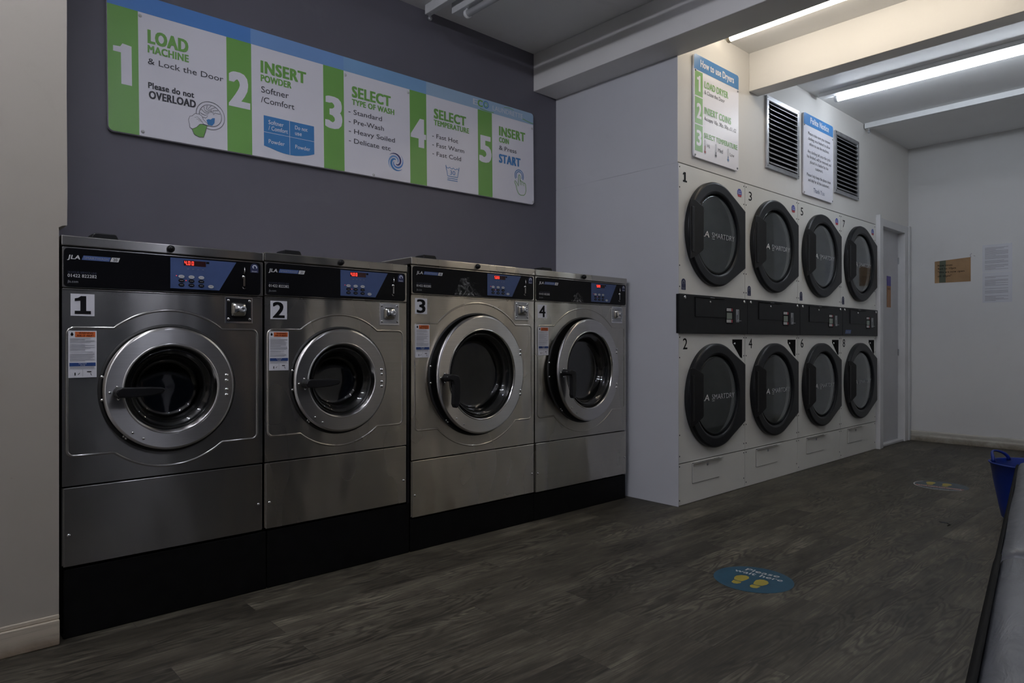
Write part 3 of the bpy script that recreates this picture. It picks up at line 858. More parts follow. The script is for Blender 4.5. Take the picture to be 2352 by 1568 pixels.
    h = MB().lathe([(0.0001, -0.052), (0.010, -0.052), (0.016, -0.046), (0.018, -0.016)], px, pz, 24)
    if not handle_down:
        outline = [(px - 0.010, pz - 0.014), (px + 0.02, pz - 0.017), (px + 0.085, pz - 0.013), (px + 0.120, pz - 0.006), (px + 0.128, pz + 0.004), (px + 0.120, pz + 0.013), (px + 0.085, pz + 0.016), (px + 0.0, pz + 0.017), (px - 0.012, pz + 0.012), (px - 0.018, pz)]
    else:
        outline = [(px - 0.014, pz - 0.008), (px + 0.006, pz - 0.014), (px + 0.014, pz - 0.03), (px + 0.012, pz - 0.075), (px + 0.010, pz - 0.118), (px + 0.018, pz - 0.134), (px + 0.031, pz - 0.137), (px + 0.043, pz - 0.128), (px + 0.047, pz - 0.110), (px + 0.052, pz - 0.06), (px + 0.050, pz - 0.012), (px + 0.042, pz + 0.008), (px + 0.01, pz + 0.016), (px - 0.012, pz + 0.012)]
    h.prism(outline, -0.062, -0.040)
    h.build('door_handle', 'black', door, bevel=0.005, segs=3)
    return t


washer(1, 0.382, 0.632, 1.264, 0.227, 0.4775, 0.3134, 0.773, 0.2075, 0.147, 0.265, '4.00', '20', 'steel1', 0, False,
       'smaller steel washing machine numbered 1, lever level, nearest the off-white pier', 0)
washer(2, 1.022, 0.632, 1.268, 0.227, 0.4775, 0.3134, 0.775, 0.2075, 0.147, 0.265, '4.00', '20', 'steel2', 0, False,
       'smaller steel washing machine numbered 2, lever level, between two other machines', 0)
washer(3, 1.679, 0.759, 1.306, 0.152, 0.405, 0.385, 0.775, 0.281, 0.2105, 0.341, '5.00', '40', 'steel3', 3.0, True,
       'larger steel washing machine numbered 3, wide scuff on its black fascia, lever down', 1)
washer(4, 2.446, 0.759, 1.306, 0.148, 0.405, 0.385, 0.775, 0.281, 0.2105, 0.341, '5.00', '40', 'steel4', 4.5, True,
       'larger steel washing machine numbered 4, standing next to the white boxing', 2)
for x0, x1, h, lb_ in ((0.386, 1.030, 0.217, 'tallest widest-looking black plinth, beside the off-white pier'),
                       (1.034, 1.672, 0.217, 'tall black plinth under the second machine from the pier, joint down its middle'),
                       (1.678, 2.441, 0.143, 'low black plinth under the machine with the wide scuff'),
                       (2.443, 3.206, 0.140, 'low black plinth ending against the white boxing')):
    tag(MB().box(x0, x1, 0, 0.56, 0, h).build('plinth', 'plinth', loc=(0, YF + 0.004, 0), bevel=0.003), lb_, 'plinth', 'black plinths under the washers')
tag(MB().box(1.6595, 1.6735, 2.495, 3.04, 0.218, 1.262).build('gap_shade_strip', 'black'), 'narrow black strip standing for the shade in the gap between washing machines 2 and 3', 'strip')  # black strip puts the dark of the gap between machines into colour


# ================================================================ dryers
def dryer(i, up, lo, label, X0):
    t = thing('stacked_dryer', label, 'tumble dryer', (X0, YD, 0), group='white stacked tumble dryers')
    w = 0.749; dep = 0.80
    rs = random.Random(i * 7 + 1)
    c = MB().box(0.004, w - 0.004, 0.004, dep, 0.0, 0.236).box(0.004, w - 0.004, 0.004, dep, 0.976, 1.204)
    for z0, z1 in ((0.240, 0.976), (1.204, 1.942)):
        c.add([(0, 0, z0), (0, dep, z0), (0, dep, z1), (0, 0, z1)], [(0, 3, 2, 1)])
        c.add([(w, 0, z0), (w, dep, z0), (w, dep, z1), (w, 0, z1)], [(0, 1, 2, 3)])
        c.add([(0, dep, z0), (w, dep, z0), (w, dep, z1), (0, dep, z1)], [(0, 1, 2, 3)])
        c.add([(0, 0, z1), (w, 0, z1), (w, dep, z1), (0, dep, z1)], [(0, 1, 2, 3)])
        c.add([(0, 0, z0), (w, 0, z0), (w, dep, z0), (0, dep, z0)], [(3, 2, 1, 0)])
    c.build('cabinet', 'dryer_white', t)
    cx = 0.371
    for z0, z1, cz in ((0.241, 0.976, 0.609), (1.204, 1.942, 1.572)):
        p = MB().holed(0.0015, w - 0.0015, z0, z1, cx, cz, 0.252, -0.002)
        p.lathe([(0.252, -0.002), (0.252, 0.02)], cx, cz, 64)
        for x_ in (0.0015, w - 0.0015):
            p.box(x_ - 0.0006, x_ + 0.0006, -0.002, 0.01, z0, z1)
        p.box(0.0015, w - 0.0015, -0.002, 0.01, z0, z0 + 0.0005)
        p = p.build('front_panel', 'dryer_white', t)
        m = MB()
        for z_ in (z0 + 0.04, z0 + 0.16, z1 - 0.135, z1 - 0.02):
            screw(m, 0.014, z_, -0.002, 0.0045, 0.002); screw(m, w - 0.014, z_, -0.002, 0.0045, 0.002)
        m.build('panel_screws', 'sign_grey', p)
        dm = MB().lathe([(0.252, 0.02), (0.262, 0.03), (0.31, 0.09), (0.31, 0.60), (0.0001, 0.62)], cx, cz, 48)
        dm.build('drum', 'dryer_drum', t)
    kp = MB().prism([(0.0015, 0.002), (w - 0.0015, 0.002), (w - 0.0015, 0.2355), (0.0015, 0.2355)], -0.0015, 0.004).build('lower_panel', 'dryer_white', t, bevel=0.001)
    m = MB()
    for x_, z_ in ((0.014, 0.222), (0.014, 0.030), (w - 0.014, 0.222), (w - 0.014, 0.060)): screw(m, x_, z_, -0.0015, 0.0045, 0.002)
    m.build('panel_screws', 'sign_grey', kp)
    fl = MB().prism([(0.145, 0.112), (0.440, 0.112), (0.440, 0.224), (0.145, 0.224)], -0.006, -0.0018)
    fl.add([(0.137, -0.006, 0.222), (0.462, -0.006, 0.222), (0.462, -0.022, 0.229), (0.137, -0.022, 0.229), (0.137, -0.006, 0.2245), (0.462, -0.006, 0.2245), (0.462, -0.022, 0.2315), (0.137, -0.022, 0.2315)],
           [(0, 3, 2, 1), (4, 5, 6, 7), (0, 1, 5, 4), (2, 3, 7, 6), (1, 2, 6, 5), (0, 4, 7, 3)])
    MB().prism([(0.1425, 0.109), (0.4415, 0.109), (0.4415, 0.2275), (0.1425, 0.2275)], -0.0020, -0.0015).build('flap_gap_shade', 'gap_shade', t)  # dark plate behind the flap stands for shade in its gap
    fl = fl.build('lint_flap', 'dryer_white', t)
    m = MB(); screw(m, 0.30, 0.205, -0.006, 0.009, 0.004); m.build('flap_lock', 'galv', fl)
    # doors
    for which, cz in (('lower', 0.609), ('upper', 1.572)):
        R_ = 0.311; fx = 0.332; fz = 0.181
        d_ = math.hypot(fx, fz); at = math.atan2(fz, fx) + math.acos(R_ / d_)
        ac = math.atan2(fz, fx); out = []
        angs = sorted(set([round(2 * math.pi * k / 96, 5) for k in range(96)] + [round(ac, 5), round(2 * math.pi - ac, 5), round(at, 5), round(2 * math.pi - at, 5)]))
        for a_ in angs:
            b_ = min(a_, 2 * math.pi - a_)
            q_ = fx / math.cos(b_) if b_ <= ac + 1e-4 else (R_ / math.cos(b_ - at) if b_ < at else R_)
            out.append((q_ * math.cos(a_), q_ * math.sin(a_)))
        N = len(out)
        rh = 0.243
        loops = []
        def scl(k_, y, inner=False):
            res = []
            for (x_, z_) in out:
                l = math.hypot(x_, z_)
                if inner: res.append((cx + x_ / l * k_, y, cz + z_ / l * k_))
                else: res.append((cx + x_ * (1 - k_ / l), y, cz + z_ * (1 - k_ / l)))
            return res
        loops = [scl(0, -0.004), scl(0, -0.026), scl(0.004, -0.033), scl(0.012, -0.036), scl(rh + 0.014, -0.036, True), scl(rh + 0.004, -0.034, True), scl(rh, -0.028, True), scl(rh, -0.004, True)]
        vs = [p for lp in loops for p in lp]; fs = []
        for a in range(len(loops) - 1):
            for k in range(N):
                l = (k + 1) % N
                fs.append((a * N + k, (a + 1) * N + k, (a + 1) * N + l, a * N + l)[::-1])
        dr = MB()
        for a0_, a1_, sm_ in ((0, 1, True), (1, 3, True), (3, 4, False), (4, 6, True), (6, 7, True)):
            vv = vs[a0_ * N:(a1_ + 1) * N]
            dr.add(vv, [(a * N + k, a * N + (k + 1) % N, (a + 1) * N + (k + 1) % N, (a + 1) * N + k) for a in range(a1_ - a0_) for k in range(N)], sm_)
        dr = dr.build('door', 'dryer_door', t)
        if which == 'upper': lab(dr, 'upper black round door')
        else: lab(dr, 'lower black round door')
        g = MB().lathe([(0.0001, -0.0205), (0.06, -0.0203), (0.12, -0.0198), (0.18, -0.0190), (0.22, -0.0182), (rh + 0.002, -0.0175), (rh + 0.002, -0.0215), (0.22, -0.0222), (0.18, -0.0230), (0.12, -0.0238), (0.06, -0.0243), (0.0001, -0.0245)], cx, cz, 72)
        g.build('door_glass', 'dglass', dr)
        # paddle handle standing off the ring
        hp = [(0.076, cz - 0.168), (0.118, cz - 0.150), (0.168, cz - 0.115), (0.174, cz - 0.105), (0.174, cz + 0.128), (0.168, cz + 0.138), (0.112, cz + 0.168), (0.088, cz + 0.172), (0.074, cz + 0.168)]
        vs = []; nn = len(hp)
        for (x_, z_) in hp: vs.append((x_, -0.038 - 0.022 * min(1, max(0, (x_ - 0.076) / 0.1)), z_))
        for (x_, z_) in hp: vs.append((x_, vs[len(vs) - nn][1] + 0.009, z_))
        hd = MB().add(vs, [tuple(range(nn)), tuple(range(2 * nn - 1, nn - 1, -1))] + [(k, k + nn, (k + 1) % nn + nn, (k + 1) % nn) for k in range(nn)])
        hd.box(0.082, 0.104, -0.045, -0.030, cz - 0.13, cz + 0.13)
        hd.build('door_handle', 'black', dr, bevel=0.002)
        m = MB().text('JLA', 0.165, 0.288, cz - 0.026, cz + 0.010, -0.0262, 0.03, shear=0.15)
        m.build('maker_lettering', 'letter_white', dr)
        m = MB().text('SMARTDRY', 0.317, 0.575, cz - 0.022, cz + 0.008, -0.0262, -0.010)
        m.stroke([(0.317, cz - 0.030), (0.345, cz - 0.030)], 0.003, -0.0262)
        m.build('name_lettering', 'etch', dr)
    # striker bracket beside the lower door
    br = MB().prism([(0.593, 0.945), (0.593, 0.922), (0.690, 0.832), (0.712, 0.826), (0.714, 0.945)][::-1][::-1], -0.0032, -0.002)
    br = br.build('latch_recess_shade', 'gap_shade', t)  # flat black plate, the recess's darkness put into colour
    m = MB(); screw(m, 0.618, 0.918, -0.0034, 0.009, 0.006); m.build('latch_screw', 'chrome', br)
    m = MB().prism([(0.596, 0.946), (0.714, 0.946), (0.714, 0.953), (0.596, 0.953)], -0.0026, -0.0018); m.build('latch_edge', 'dryer_white', br)
    # black control band
    bz0, bz1 = 0.979, 1.201
    bd = MB().box(-0.001 if i else -0.014, w - 0.0015, -0.020, 0.003, bz0, bz1).build('control_band', 'dryer_black', t, bevel=0.002)
    yb = -0.020
    cf = MB().prism([(0.145, 1.076), (0.478, 1.076), (0.478, 1.186), (0.145, 1.186)], yb - 0.005, yb)
    cf.box(0.140, 0.462, yb - 0.012, yb, 1.188, 1.191)
    cf = cf.build('coin_flap', 'dryer_black', bd, bevel=0.0015)
    m = MB(); screw(m, 0.30, 1.166, yb - 0.005, 0.008, 0.004); m.box(0.285, 0.335, yb - 0.0135, yb - 0.012, 1.1885, 1.191); m.build('flap_lock', 'chrome', bd)
    m = MB()
    screw(m, 0.040, 1.183, yb, 0.011, 0.006); screw(m, 0.708, 1.183, yb, 0.011, 0.006); m.build('band_bolts', 'chrome', bd)
    MB().prism(rrect(0.484, 0.572, 1.038, 1.142, 0.020), yb - 0.0025, yb).build('keypad', 'ink', bd)
    MB().box(0.492, 0.552, yb - 0.0035, yb - 0.002, 1.070, 1.108).build('display', 'lcd', bd)
    m = MB()
    for z_ in (1.048, 1.118):
        for k in range(3): m.prism(rrect(0.490 + k * 0.0185, 0.505 + k * 0.0185, z_, z_ + 0.018, 0.003, 2), yb - 0.0035, yb - 0.002)
    m.build('keypad_buttons', 'key_grey', bd)
    MB().box(0.546, 0.560, yb - 0.0035, yb - 0.002, 1.048, 1.066).box(0.546, 0.560, yb - 0.0035, yb - 0.002, 1.118, 1.136).build('stop_buttons', 'key_red', bd)
    m = MB().box(0.604, 0.640, yb - 0.003, yb, 1.052, 1.132).box(0.600, 0.655, yb - 0.010, yb - 0.002, 1.060, 1.063)
    m.build('coin_slot', 'galv', bd)
    MB().box(0.612, 0.617, yb - 0.0036, yb - 0.003, 1.066, 1.098).box(0.626, 0.629, yb - 0.0036, yb - 0.003, 1.07, 1.125).build('slot_opening', 'ink', bd)
    if i == 3:
        pp = MB().face([(0.045, 0.995), (0.155, 0.995), (0.168, 1.025), (0.058, 1.025)], yb - 0.001).build('name_strip', 'smart_blue', bd)
        lab(pp, 'small blue slanted sticker')
        MB().text('SMARTDRY', 0.066, 0.150, 1.003, 1.016, yb - 0.0015, 0.01).build('name_lettering', 'letter_grey', bd)
    # numerals and badges
    def numeral(ch, x0, x1, z0, z1):
        if ch == '1':
            MB().face([(x0, z0), (x1, z0), (x1, z0 + 0.010), (x1 - 0.012, z0 + 0.010), (x1 - 0.012, z1), (x0 + 0.012, z1), (x0, z1 - 0.010), (x0, z1 - 0.018), (x0 + 0.012, z1 - 0.013), (x0 + 0.012, z0 + 0.010), (x0, z0 + 0.010)], -0.0028).build('numeral', 'ink', t)
        else:
            MB().text(ch, x0, x1, z0, z1, -0.0028, 0.02).build('numeral', 'ink', t)
    numeral(up, 0.046, 0.088, 1.842, 1.899)
    numeral(lo, 0.046, 0.092, 0.888, 0.950)
    oc = [(0.681 + 0.030 * math.cos(R(22.5 + 45 * k)), 1.872 + 0.028 * math.sin(R(22.5 + 45 * k))) for k in range(8)]
    bg = MB().face(oc, -0.0026).build('badge', 'badge_blue', t)
    lab(bg, 'small red and blue octagonal sticker')
    MB().face([(0.655, 1.861), (0.661, 1.846), (0.701, 1.846), (0.707, 1.861)], -0.003).build('badge_band', 'badge_red', bg)
    MB().text('Queen', 0.661, 0.701, 1.866, 1.876, -0.003, 0.02).box(0.663, 0.699, -0.003, -0.0028, 1.881, 1.883).build('badge_print', 'sign_pale', bg)
    ax, az = 0.031, 1.227
    arch = [(ax, az), (ax + 0.044, az), (ax + 0.044, az + 0.044)] + [(ax + 0.022 + 0.022 * math.cos(R(a)), az + 0.044 + 0.020 * math.sin(R(a))) for a in range(15, 180, 15)] + [(ax, az + 0.044)]
    sb_ = MB().face(arch, -0.0026).build('energy_badge', 'badge_navy', t)
    m = MB(); sp = [(ax + 0.022 + (0.014 - 0.006 * (k / 16)) * math.cos(R(-30 + k * 17)), az + 0.040 + (0.014 - 0.006 * k / 16) * math.sin(R(-30 + k * 17))) for k in range(17)]
    m.stroke(sp, 0.004, -0.0030).text('Smart', ax + 0.008, ax + 0.036, az + 0.006, az + 0.014, -0.003)
    m.build('badge_print', 'letter_grey', sb_)
    return t


for i, (u, l, lb_) in enumerate((('1', '2', 'white stacked tumble dryer at the open corner, below the green dryer sign'),
                                ('3', '4', 'white stacked tumble dryer second from the open corner, below the first wall vent'),
                                ('5', '6', 'white stacked tumble dryer below the polite notice, third from the open corner'),
                                ('7', '8', 'white stacked tumble dryer next to the door, small blue sticker on its band'))):
    dryer(i, u, l, lb_, XS + 0.751 * i)


# ================================================================ wash instruction sign
sg = thing('instruction_sign', 'long white, green and blue sign of five washing steps on the dark grey wall', 'sign', (0.63, 3.094, 1.782), (0, -0.0117, 0))
SZ = lambda x, z: z + 0.008 - 0.0117 * x
HB = 0.510; HT = 0.5815; EW = 2.392
MB().prism(rrect(0, EW, 0, HT, 0.02, 5), -0.009, 0.010).build('board', 'sign_white', sg, bevel=0.0008)
ys = -0.0096
def rect(x0, x1, z0, z1): return [(x0, z0), (x1, z0), (x1, z1), (x0, z1)]
cx_ = [(0, 0.112), (0.468, 0.579), (0.936, 1.048), (1.446, 1.556), (1.929, 2.040)]
stripes = []
for k, (a, b) in enumerate(cx_):
    pts = rect(a, b, 0.0005, HB)
    if k == 0: pts = rrect(a + 0.0005, b, 0.0005, HB, 0.0195, 5, (0, 0, 0, 1))
    stripes.append(MB().face(pts, ys).build('number_stripe', 'sign_green', sg))
for (a, b), mt in zip(((0.0005, 0.577), (0.577, 1.048), (1.048, 1.557), (1.557, EW - 0.0005)), ('blue1', 'blue2', 'blue3', 'blue4')):
    pts = rect(a, b, HB, HT - 0.0005)
    if b > 2: pts = rrect(a, b, HB, HT - 0.0005, 0.0195, 5, (0, 1, 0, 0))
    if a < 0.1: pts = rrect(a, b, HB, HT - 0.0005, 0.0195, 5, (0, 0, 1, 0))
    MB().face(pts, ys).build('header_band', mt, sg)
yt = -0.0103
m = MB()
z0, z1 = 0.196, 0.361
m.face([(0.048, z0), (0.087, z0), (0.087, z1 - 0.004), (0.054, z1), (0.046, z1 - 0.014), (0.020, z1 - 0.016), (0.020, z1 - 0.038), (0.048, z1 - 0.038)], yt)
m.build('step_numeral', 'sign_white', stripes[0])
for k, (ch, a, b, z0, z1) in enumerate((('2', .475, .572, .205, .362), ('3', .944, 1.038, .205, .362), ('4', 1.451, 1.552, .205, .362), ('5', 1.937, 2.034, .203, .362))):
    MB().text(ch, a, b, z0, z1, yt, 0.075).build('step_numeral', 'sign_white', stripes[k + 1])
for s_, a, b, z0, z1, s2, a2, b2, z2, z3 in (
        ('LOAD', .147, .307, .384, .440, 'MACHINE', .147, .308, .345, .376),
        ('INSERT', .622, .846, .390, .446, 'POWDER', .622, .771, .350, .381),
        ('SELECT', 1.093, 1.325, .392, .448, 'TYPE OF WASH', 1.093, 1.346, .353, .382),
        ('SELECT', 1.607, 1.839, .400, .454, 'TEMPERATURE', 1.607, 1.861, .361, .391),
        ('INSERT', 2.096, 2.318, .404, .460, 'COIN', 2.096, 2.178, .363, .394)):
    MB().text(s_, a, b, SZ(a, z0), SZ(a, z1), yt, 0.07).text(s2, a2, b2, SZ(a2, z2), SZ(a2, z3), yt, 0.06).build('heading_lettering', 'sign_green', sg)
for rows in (
        (('& Lock the Door', .147, .453, .298, .322, 0),), (('Please do not', .147, .328, .197, .222, .05), ('OVERLOAD', .149, .335, .155, .187, .06)),
        (('Softner', .624, .757, .299, .327, 0), ('/Comfort', .622, .784, .252, .279, 0)),
        (('- Standard', 1.073, 1.269, .304, .328, 0), ('- Pre-Wash', 1.074, 1.281, .255, .279, 0), ('- Heavy Soiled', 1.074, 1.348, .206, .230, 0), ('- Delicate etc', 1.074, 1.321, .157, .181, 0)),
        (('- Fast Hot', 1.595, 1.778, .288, .312, 0), ('- Fast Warm', 1.595, 1.822, .239, .263, 0), ('- Fast Cold', 1.595, 1.799, .189, .213, 0)),
        (('& Press', 2.096, 2.241, .317, .343, 0),)):
    m = MB()
    for s_, a, b, z0, z1, bo in rows: m.text(s_, a, b, SZ(a, z0), SZ(a, z1), yt, bo)
    m.build('body_lettering', 'sign_grey', sg)
m = MB().text('START', 2.094, 2.275, SZ(2.1, .238), SZ(2.1, .291), yt, 0.07)
m.build('start_lettering', 'tray_blue', sg)
# header logo
m = MB().text('LAUNDRETTE', 2.047, 2.298, 0.530, 0.558, yt, 0.02).text('E', 1.893, 1.930, 0.532, 0.567, yt, 0.05)
m.build('logo_lettering', 'sign_pale', sg)
m = MB().text('C', 1.928, 1.968, 0.529, 0.568, yt - 0.0004, 0.07)
m.stroke([(1.945 + 0.11 * k / 8, 0.526 - 0.012 * math.sin(math.pi * (0.2 + 0.5 * k / 8))) for k in range(9)], 0.004, yt)
m.stroke([(2.14 + 0.08 * k / 8, 0.566 + 0.006 * math.sin(math.pi * k / 8)) for k in range(9)], 0.003, yt)
m.stroke([(2.29 + 0.10 * k / 8, 0.532 - 0.014 * math.sin(math.pi / 2 * k / 8)) for k in range(9)], 0.004, yt)
m.lathe([(0.014, yt - 0.0004), (0.010, yt - 0.0004)], 1.992, 0.549, 24, False)
m.build('logo_green', 'sign_green', sg)
MB().lathe([(0.022, yt), (0.017, yt)], 1.994, 0.550, 28, False).build('logo_ring', 'tray_blue', sg)
# drum and basket drawing
m = MB()
dcx, dcz = 0.3956, 0.141
for rr_ in (0.0605, 0.047): m.stroke([(dcx + rr_ * math.cos(R(a)), dcz + rr_ * math.sin(R(a))) for a in range(0, 360, 8)], 0.0016, yt - 0.0008, True)
for a in range(20, 200, 22): m.stroke([(dcx + 0.044 * math.cos(R(a)), dcz + 0.044 * math.sin(R(a))), (dcx + 0.026 * math.cos(R(a + 25)), dcz + 0.030 * math.sin(R(a + 12))), (dcx + 0.012 * math.cos(R(a - 20)), dcz + 0.016 * math.sin(R(a)))], 0.0014, yt - 0.0008)
cl = [(0.307, 0.092), (0.303, 0.108), (0.309, 0.124), (0.318, 0.127), (0.330, 0.140), (0.346, 0.142), (0.358, 0.136), (0.366, 0.120), (0.383, 0.106), (0.386, 0.098), (0.366, 0.102), (0.350, 0.098), (0.336, 0.082), (0.320, 0.072), (0.309, 0.076)]
cl = [(x, z - 0.004) for x, z in cl]
m.stroke(cl, 0.0015, yt - 0.0018, True)
for o_ in (0.006, 0.014, 0.022): m.stroke([(0.322 + o_, 0.122 - o_ * 0.6), (0.334 + o_, 0.130 - o_), (0.352 + o_ * 0.7, 0.118 - o_)], 0.0010, yt - 0.0018)
m.stroke([(0.3175, 0.068), (0.326, 0.046), (0.345, 0.038), (0.365, 0.040), (0.380, 0.092)], 0.0014, yt - 0.0018)
m.build('drum_drawing', 'sign_grey', sg)
MB().face(cl[::-1], yt - 0.0014).build('drawn_cloth', 'sign_white', sg)
MB().face([(0.3175, 0.068), (0.326, 0.046), (0.345, 0.038), (0.365, 0.040), (0.380, 0.092), (0.352, 0.096), (0.336, 0.078)], yt - 0.0011).build('drawn_basket', 'sign_green', sg)
MB().face([(0.378, 0.118), (0.384, 0.100), (0.402, 0.098), (0.412, 0.112), (0.414, 0.134), (0.404, 0.132), (0.396, 0.124), (0.386, 0.124)], yt - 0.0006).build('drawn_laundry', 'tray_blue', sg)
# powder tray
TZ = lambda x, z: SZ(x, z)
tr = [(0.634, TZ(.634, .054))]
for k in range(1, 8):
    x = 0.634 + 0.25 * k / 8; tr.append((x, TZ(x, 0.057 - 0.024 * math.sin(math.pi * k / 8))))
tr += [(0.884, TZ(.884, .0594)), (0.884, TZ(.884, .1955)), (0.634, TZ(.634, .1945))]
MB().face(tr, yt).build('tray_diagram', 'tray_blue', sg)
m = MB().box(0.7582, 0.7602, yt - 0.0008, yt - 0.0003, TZ(.76, .034), TZ(.76, .195)).box(0.634, 0.884, yt - 0.0008, yt - 0.0003, TZ(.76, .1185), TZ(.76, .1205))
for s_, a, b, z0, z1 in (('Softner', .656, .730, .158, .178), ('/ Comfort', .656, .750, .131, .151), ('Do not', .786, .850, .161, .180), ('use', .786, .820, .134, .154), ('Powder', .656, .734, .069, .088), ('Powder', .786, .863, .069, .088)):
    m.text(s_, a, b, SZ(a, z0), SZ(a, z1), yt - 0.0006, 0.03)
m.build('tray_lettering', 'sign_white', sg)
# spiral
def spiral_arm(a0, w0):
    pts = []
    L_, R__ = [], []
    for k in range(15):
        f = k / 14; a = R(a0 + 230 * f); r_ = 0.012 + 0.040 * f; wd = w0 * math.sin(math.pi * (0.12 + 0.86 * f))
        L_.append((r_ + wd, a)); R__.append((r_ - wd, a))
    pts = L_ + R__[::-1]
    return [(1.3535 + r_ * math.cos(a), SZ(1.35, 0.107) + r_ * math.sin(a)) for r_, a in pts]
for a0, mt, w_ in ((0, 'blue2', .005), (90, 'tray_blue', .0065), (180, 'blue1', .005), (270, 'navy', .0055)):
    sp = spiral_arm(a0, w_); n = len(sp) // 2
    MB().add([(p[0], yt, p[1]) for p in sp], [(k, k + 1, 2 * n - 2 - k, 2 * n - 1 - k) for k in range(n - 1)]).build('spiral_arm', mt, sg)
# wash tub symbol
m = MB(); B = lambda x, z: (x, SZ(x, z))
m.stroke([B(1.688, .150), B(1.701, .090), B(1.772, .0915), B(1.784, .151)], 0.004, yt)
wv = [B(1.689 + 0.094 * k / 24, .143 - 0.0085 * abs(math.sin(math.pi * 3.5 * k / 24))) for k in range(25)]
m.stroke(wv, 0.0032, yt)
for z_ in (.079, .068): m.stroke([B(1.699, z_), B(1.772, z_ + .001)], 0.0035, yt)
m.text('30', 1.718, 1.755, SZ(1.73, .101), SZ(1.73, .125), yt, 0)
for rr_ in (0.037, 0.026): m.stroke([(2.263 + rr_ * math.cos(R(a)), SZ(2.26, .1835) + rr_ * math.sin(R(a))) for a in range(-35, 216, 10)], 0.005, yt)
m.build('blue_symbols', 'tray_blue', sg)
m = MB()
hand = [(2.262, .185), (2.268, .191), (2.274, .185), (2.275, .150), (2.279, .155), (2.286, .153), (2.289, .146), (2.294, .151), (2.301, .148), (2.304, .141), (2.310, .146), (2.318, .143), (2.322, .135), (2.325, .100), (2.318, .078), (2.305, .066), (2.280, .064), (2.262, .070), (2.250, .088), (2.240, .118), (2.226, .140), (2.230, .148), (2.240, .142), (2.252, .128), (2.259, .118), (2.260, .150)]
m.stroke([B(x - 0.004, z) for x, z in hand], 0.0038, yt - 0.0004, True)
for a, b in ((.150, .128), (.146, .128), (.141, .126)):
    x = {0.150: 2.2725, 0.146: 2.2865, 0.141: 2.3015}[a]; m.stroke([B(x, a), B(x, b)], 0.003, yt - 0.0004)
m.build('pointing_hand', 'sign_green', sg)
for x, z in ((.120, .4877), (.1249, .007), (1.057, .494), (1.4355, .500), (1.216, .011), (2.3786, .505), (2.384, .033)):
    q_ = MB(); screw(q_, x, SZ(x, z) + (0.004 if z < 0.1 else 0), -0.0095, 0.007, 0.005); q_.build('screw_cap', 'letter_white', sg)


# ================================================================ dryer sign, polite notice
def wall_text(m, items, y):
    for s_, a, b, z0, z1, bo in items: m.text(s_, a, b, z0, z1, y, bo)
    return m


ds = thing('dryer_sign', 'white and green upright sign on how to use the dryers', 'sign', (XS, YD, 0))
MB().prism(rrect(0.141, 0.647, 2.001, 2.599, 0.018), -0.015, -0.004).build('board', 'sign_white', ds, bevel=0.0008)
y0 = -0.0156; y1 = -0.0162
MB().face(rrect(0.1415, 0.6465, 2.510, 2.5985, 0.0175, 5, (0, 1, 1, 0)), y0).build('header_band', 'tray_blue', ds)
for a, b in ((2.361, 2.5035), (2.199, 2.353), (2.039, 2.192)): MB().face(rect(0.150, 0.232, a, b), y0).build('number_stripe', 'sign_green2', ds)
m = wall_text(MB(), [('How to use Dryers', .208, .588, 2.536, 2.578, .05), ('2', .168, .219, 2.229, 2.318, .06), ('3', .166, .219, 2.072, 2.161, .06)], y1)
m.face([(.188, 2.388), (.208, 2.388), (.208, 2.480), (.195, 2.480), (.186, 2.470), (.172, 2.468), (.172, 2.454), (.188, 2.454)], y1)
m.build('white_lettering', 'sign_white', ds)
wall_text(MB(), [('LOAD DRYER', .252, .519, 2.424, 2.464, .05), ('INSERT COINS', .251, .553, 2.272, 2.312, .05), ('SELECT TEMPERATURE', .247, .629, 2.130, 2.160, .05)], y0 - 0.0004).build('green_lettering', 'sign_green2', ds)
m = wall_text(MB(), [('& Close the Door', .251, .479, 2.389, 2.411, 0), ('Accepts 10p, 20p, 50p, £1, £2', .248, .614, 2.235, 2.256, 0), ('Hi', .279, .308, 2.078, 2.099, 0), ('Med', .402, .457, 2.076, 2.099, 0), ('Low', .540, .592, 2.076, 2.097, 0)], y0 - 0.0004)
for x in (.258, .378, .519):
    m.stroke([(x - .006, 2.058), (x - .0065, 2.110), (x, 2.117), (x + .0065, 2.110), (x + .006, 2.058), (x + .011, 2.050), (x + .008, 2.040), (x, 2.036), (x - .008, 2.040), (x - .011, 2.050)], 0.002, y0 - 0.0004, True)
m.build('dark_lettering', 'sign_grey', ds)
for x, mt in ((.258, 'badge_red'), (.378, 'sign_grey'), (.519, 'tray_blue')):
    MB().disc(x, 2.048, 0.007, y0 - 0.0002, 12).box(x - .0018, x + .0018, y0 - 0.0003, y0, 2.048, 2.085 if x < .3 else 2.07).build('thermometer_fill', mt, ds)
m = MB()
for x, z in ((.155, 2.506), (.635, 2.500), (.152, 2.014), (.630, 2.016)):
    q_ = MB(); screw(q_, x, z, -0.015, 0.007, 0.006); q_.build('screw_cap', 'galv', ds)

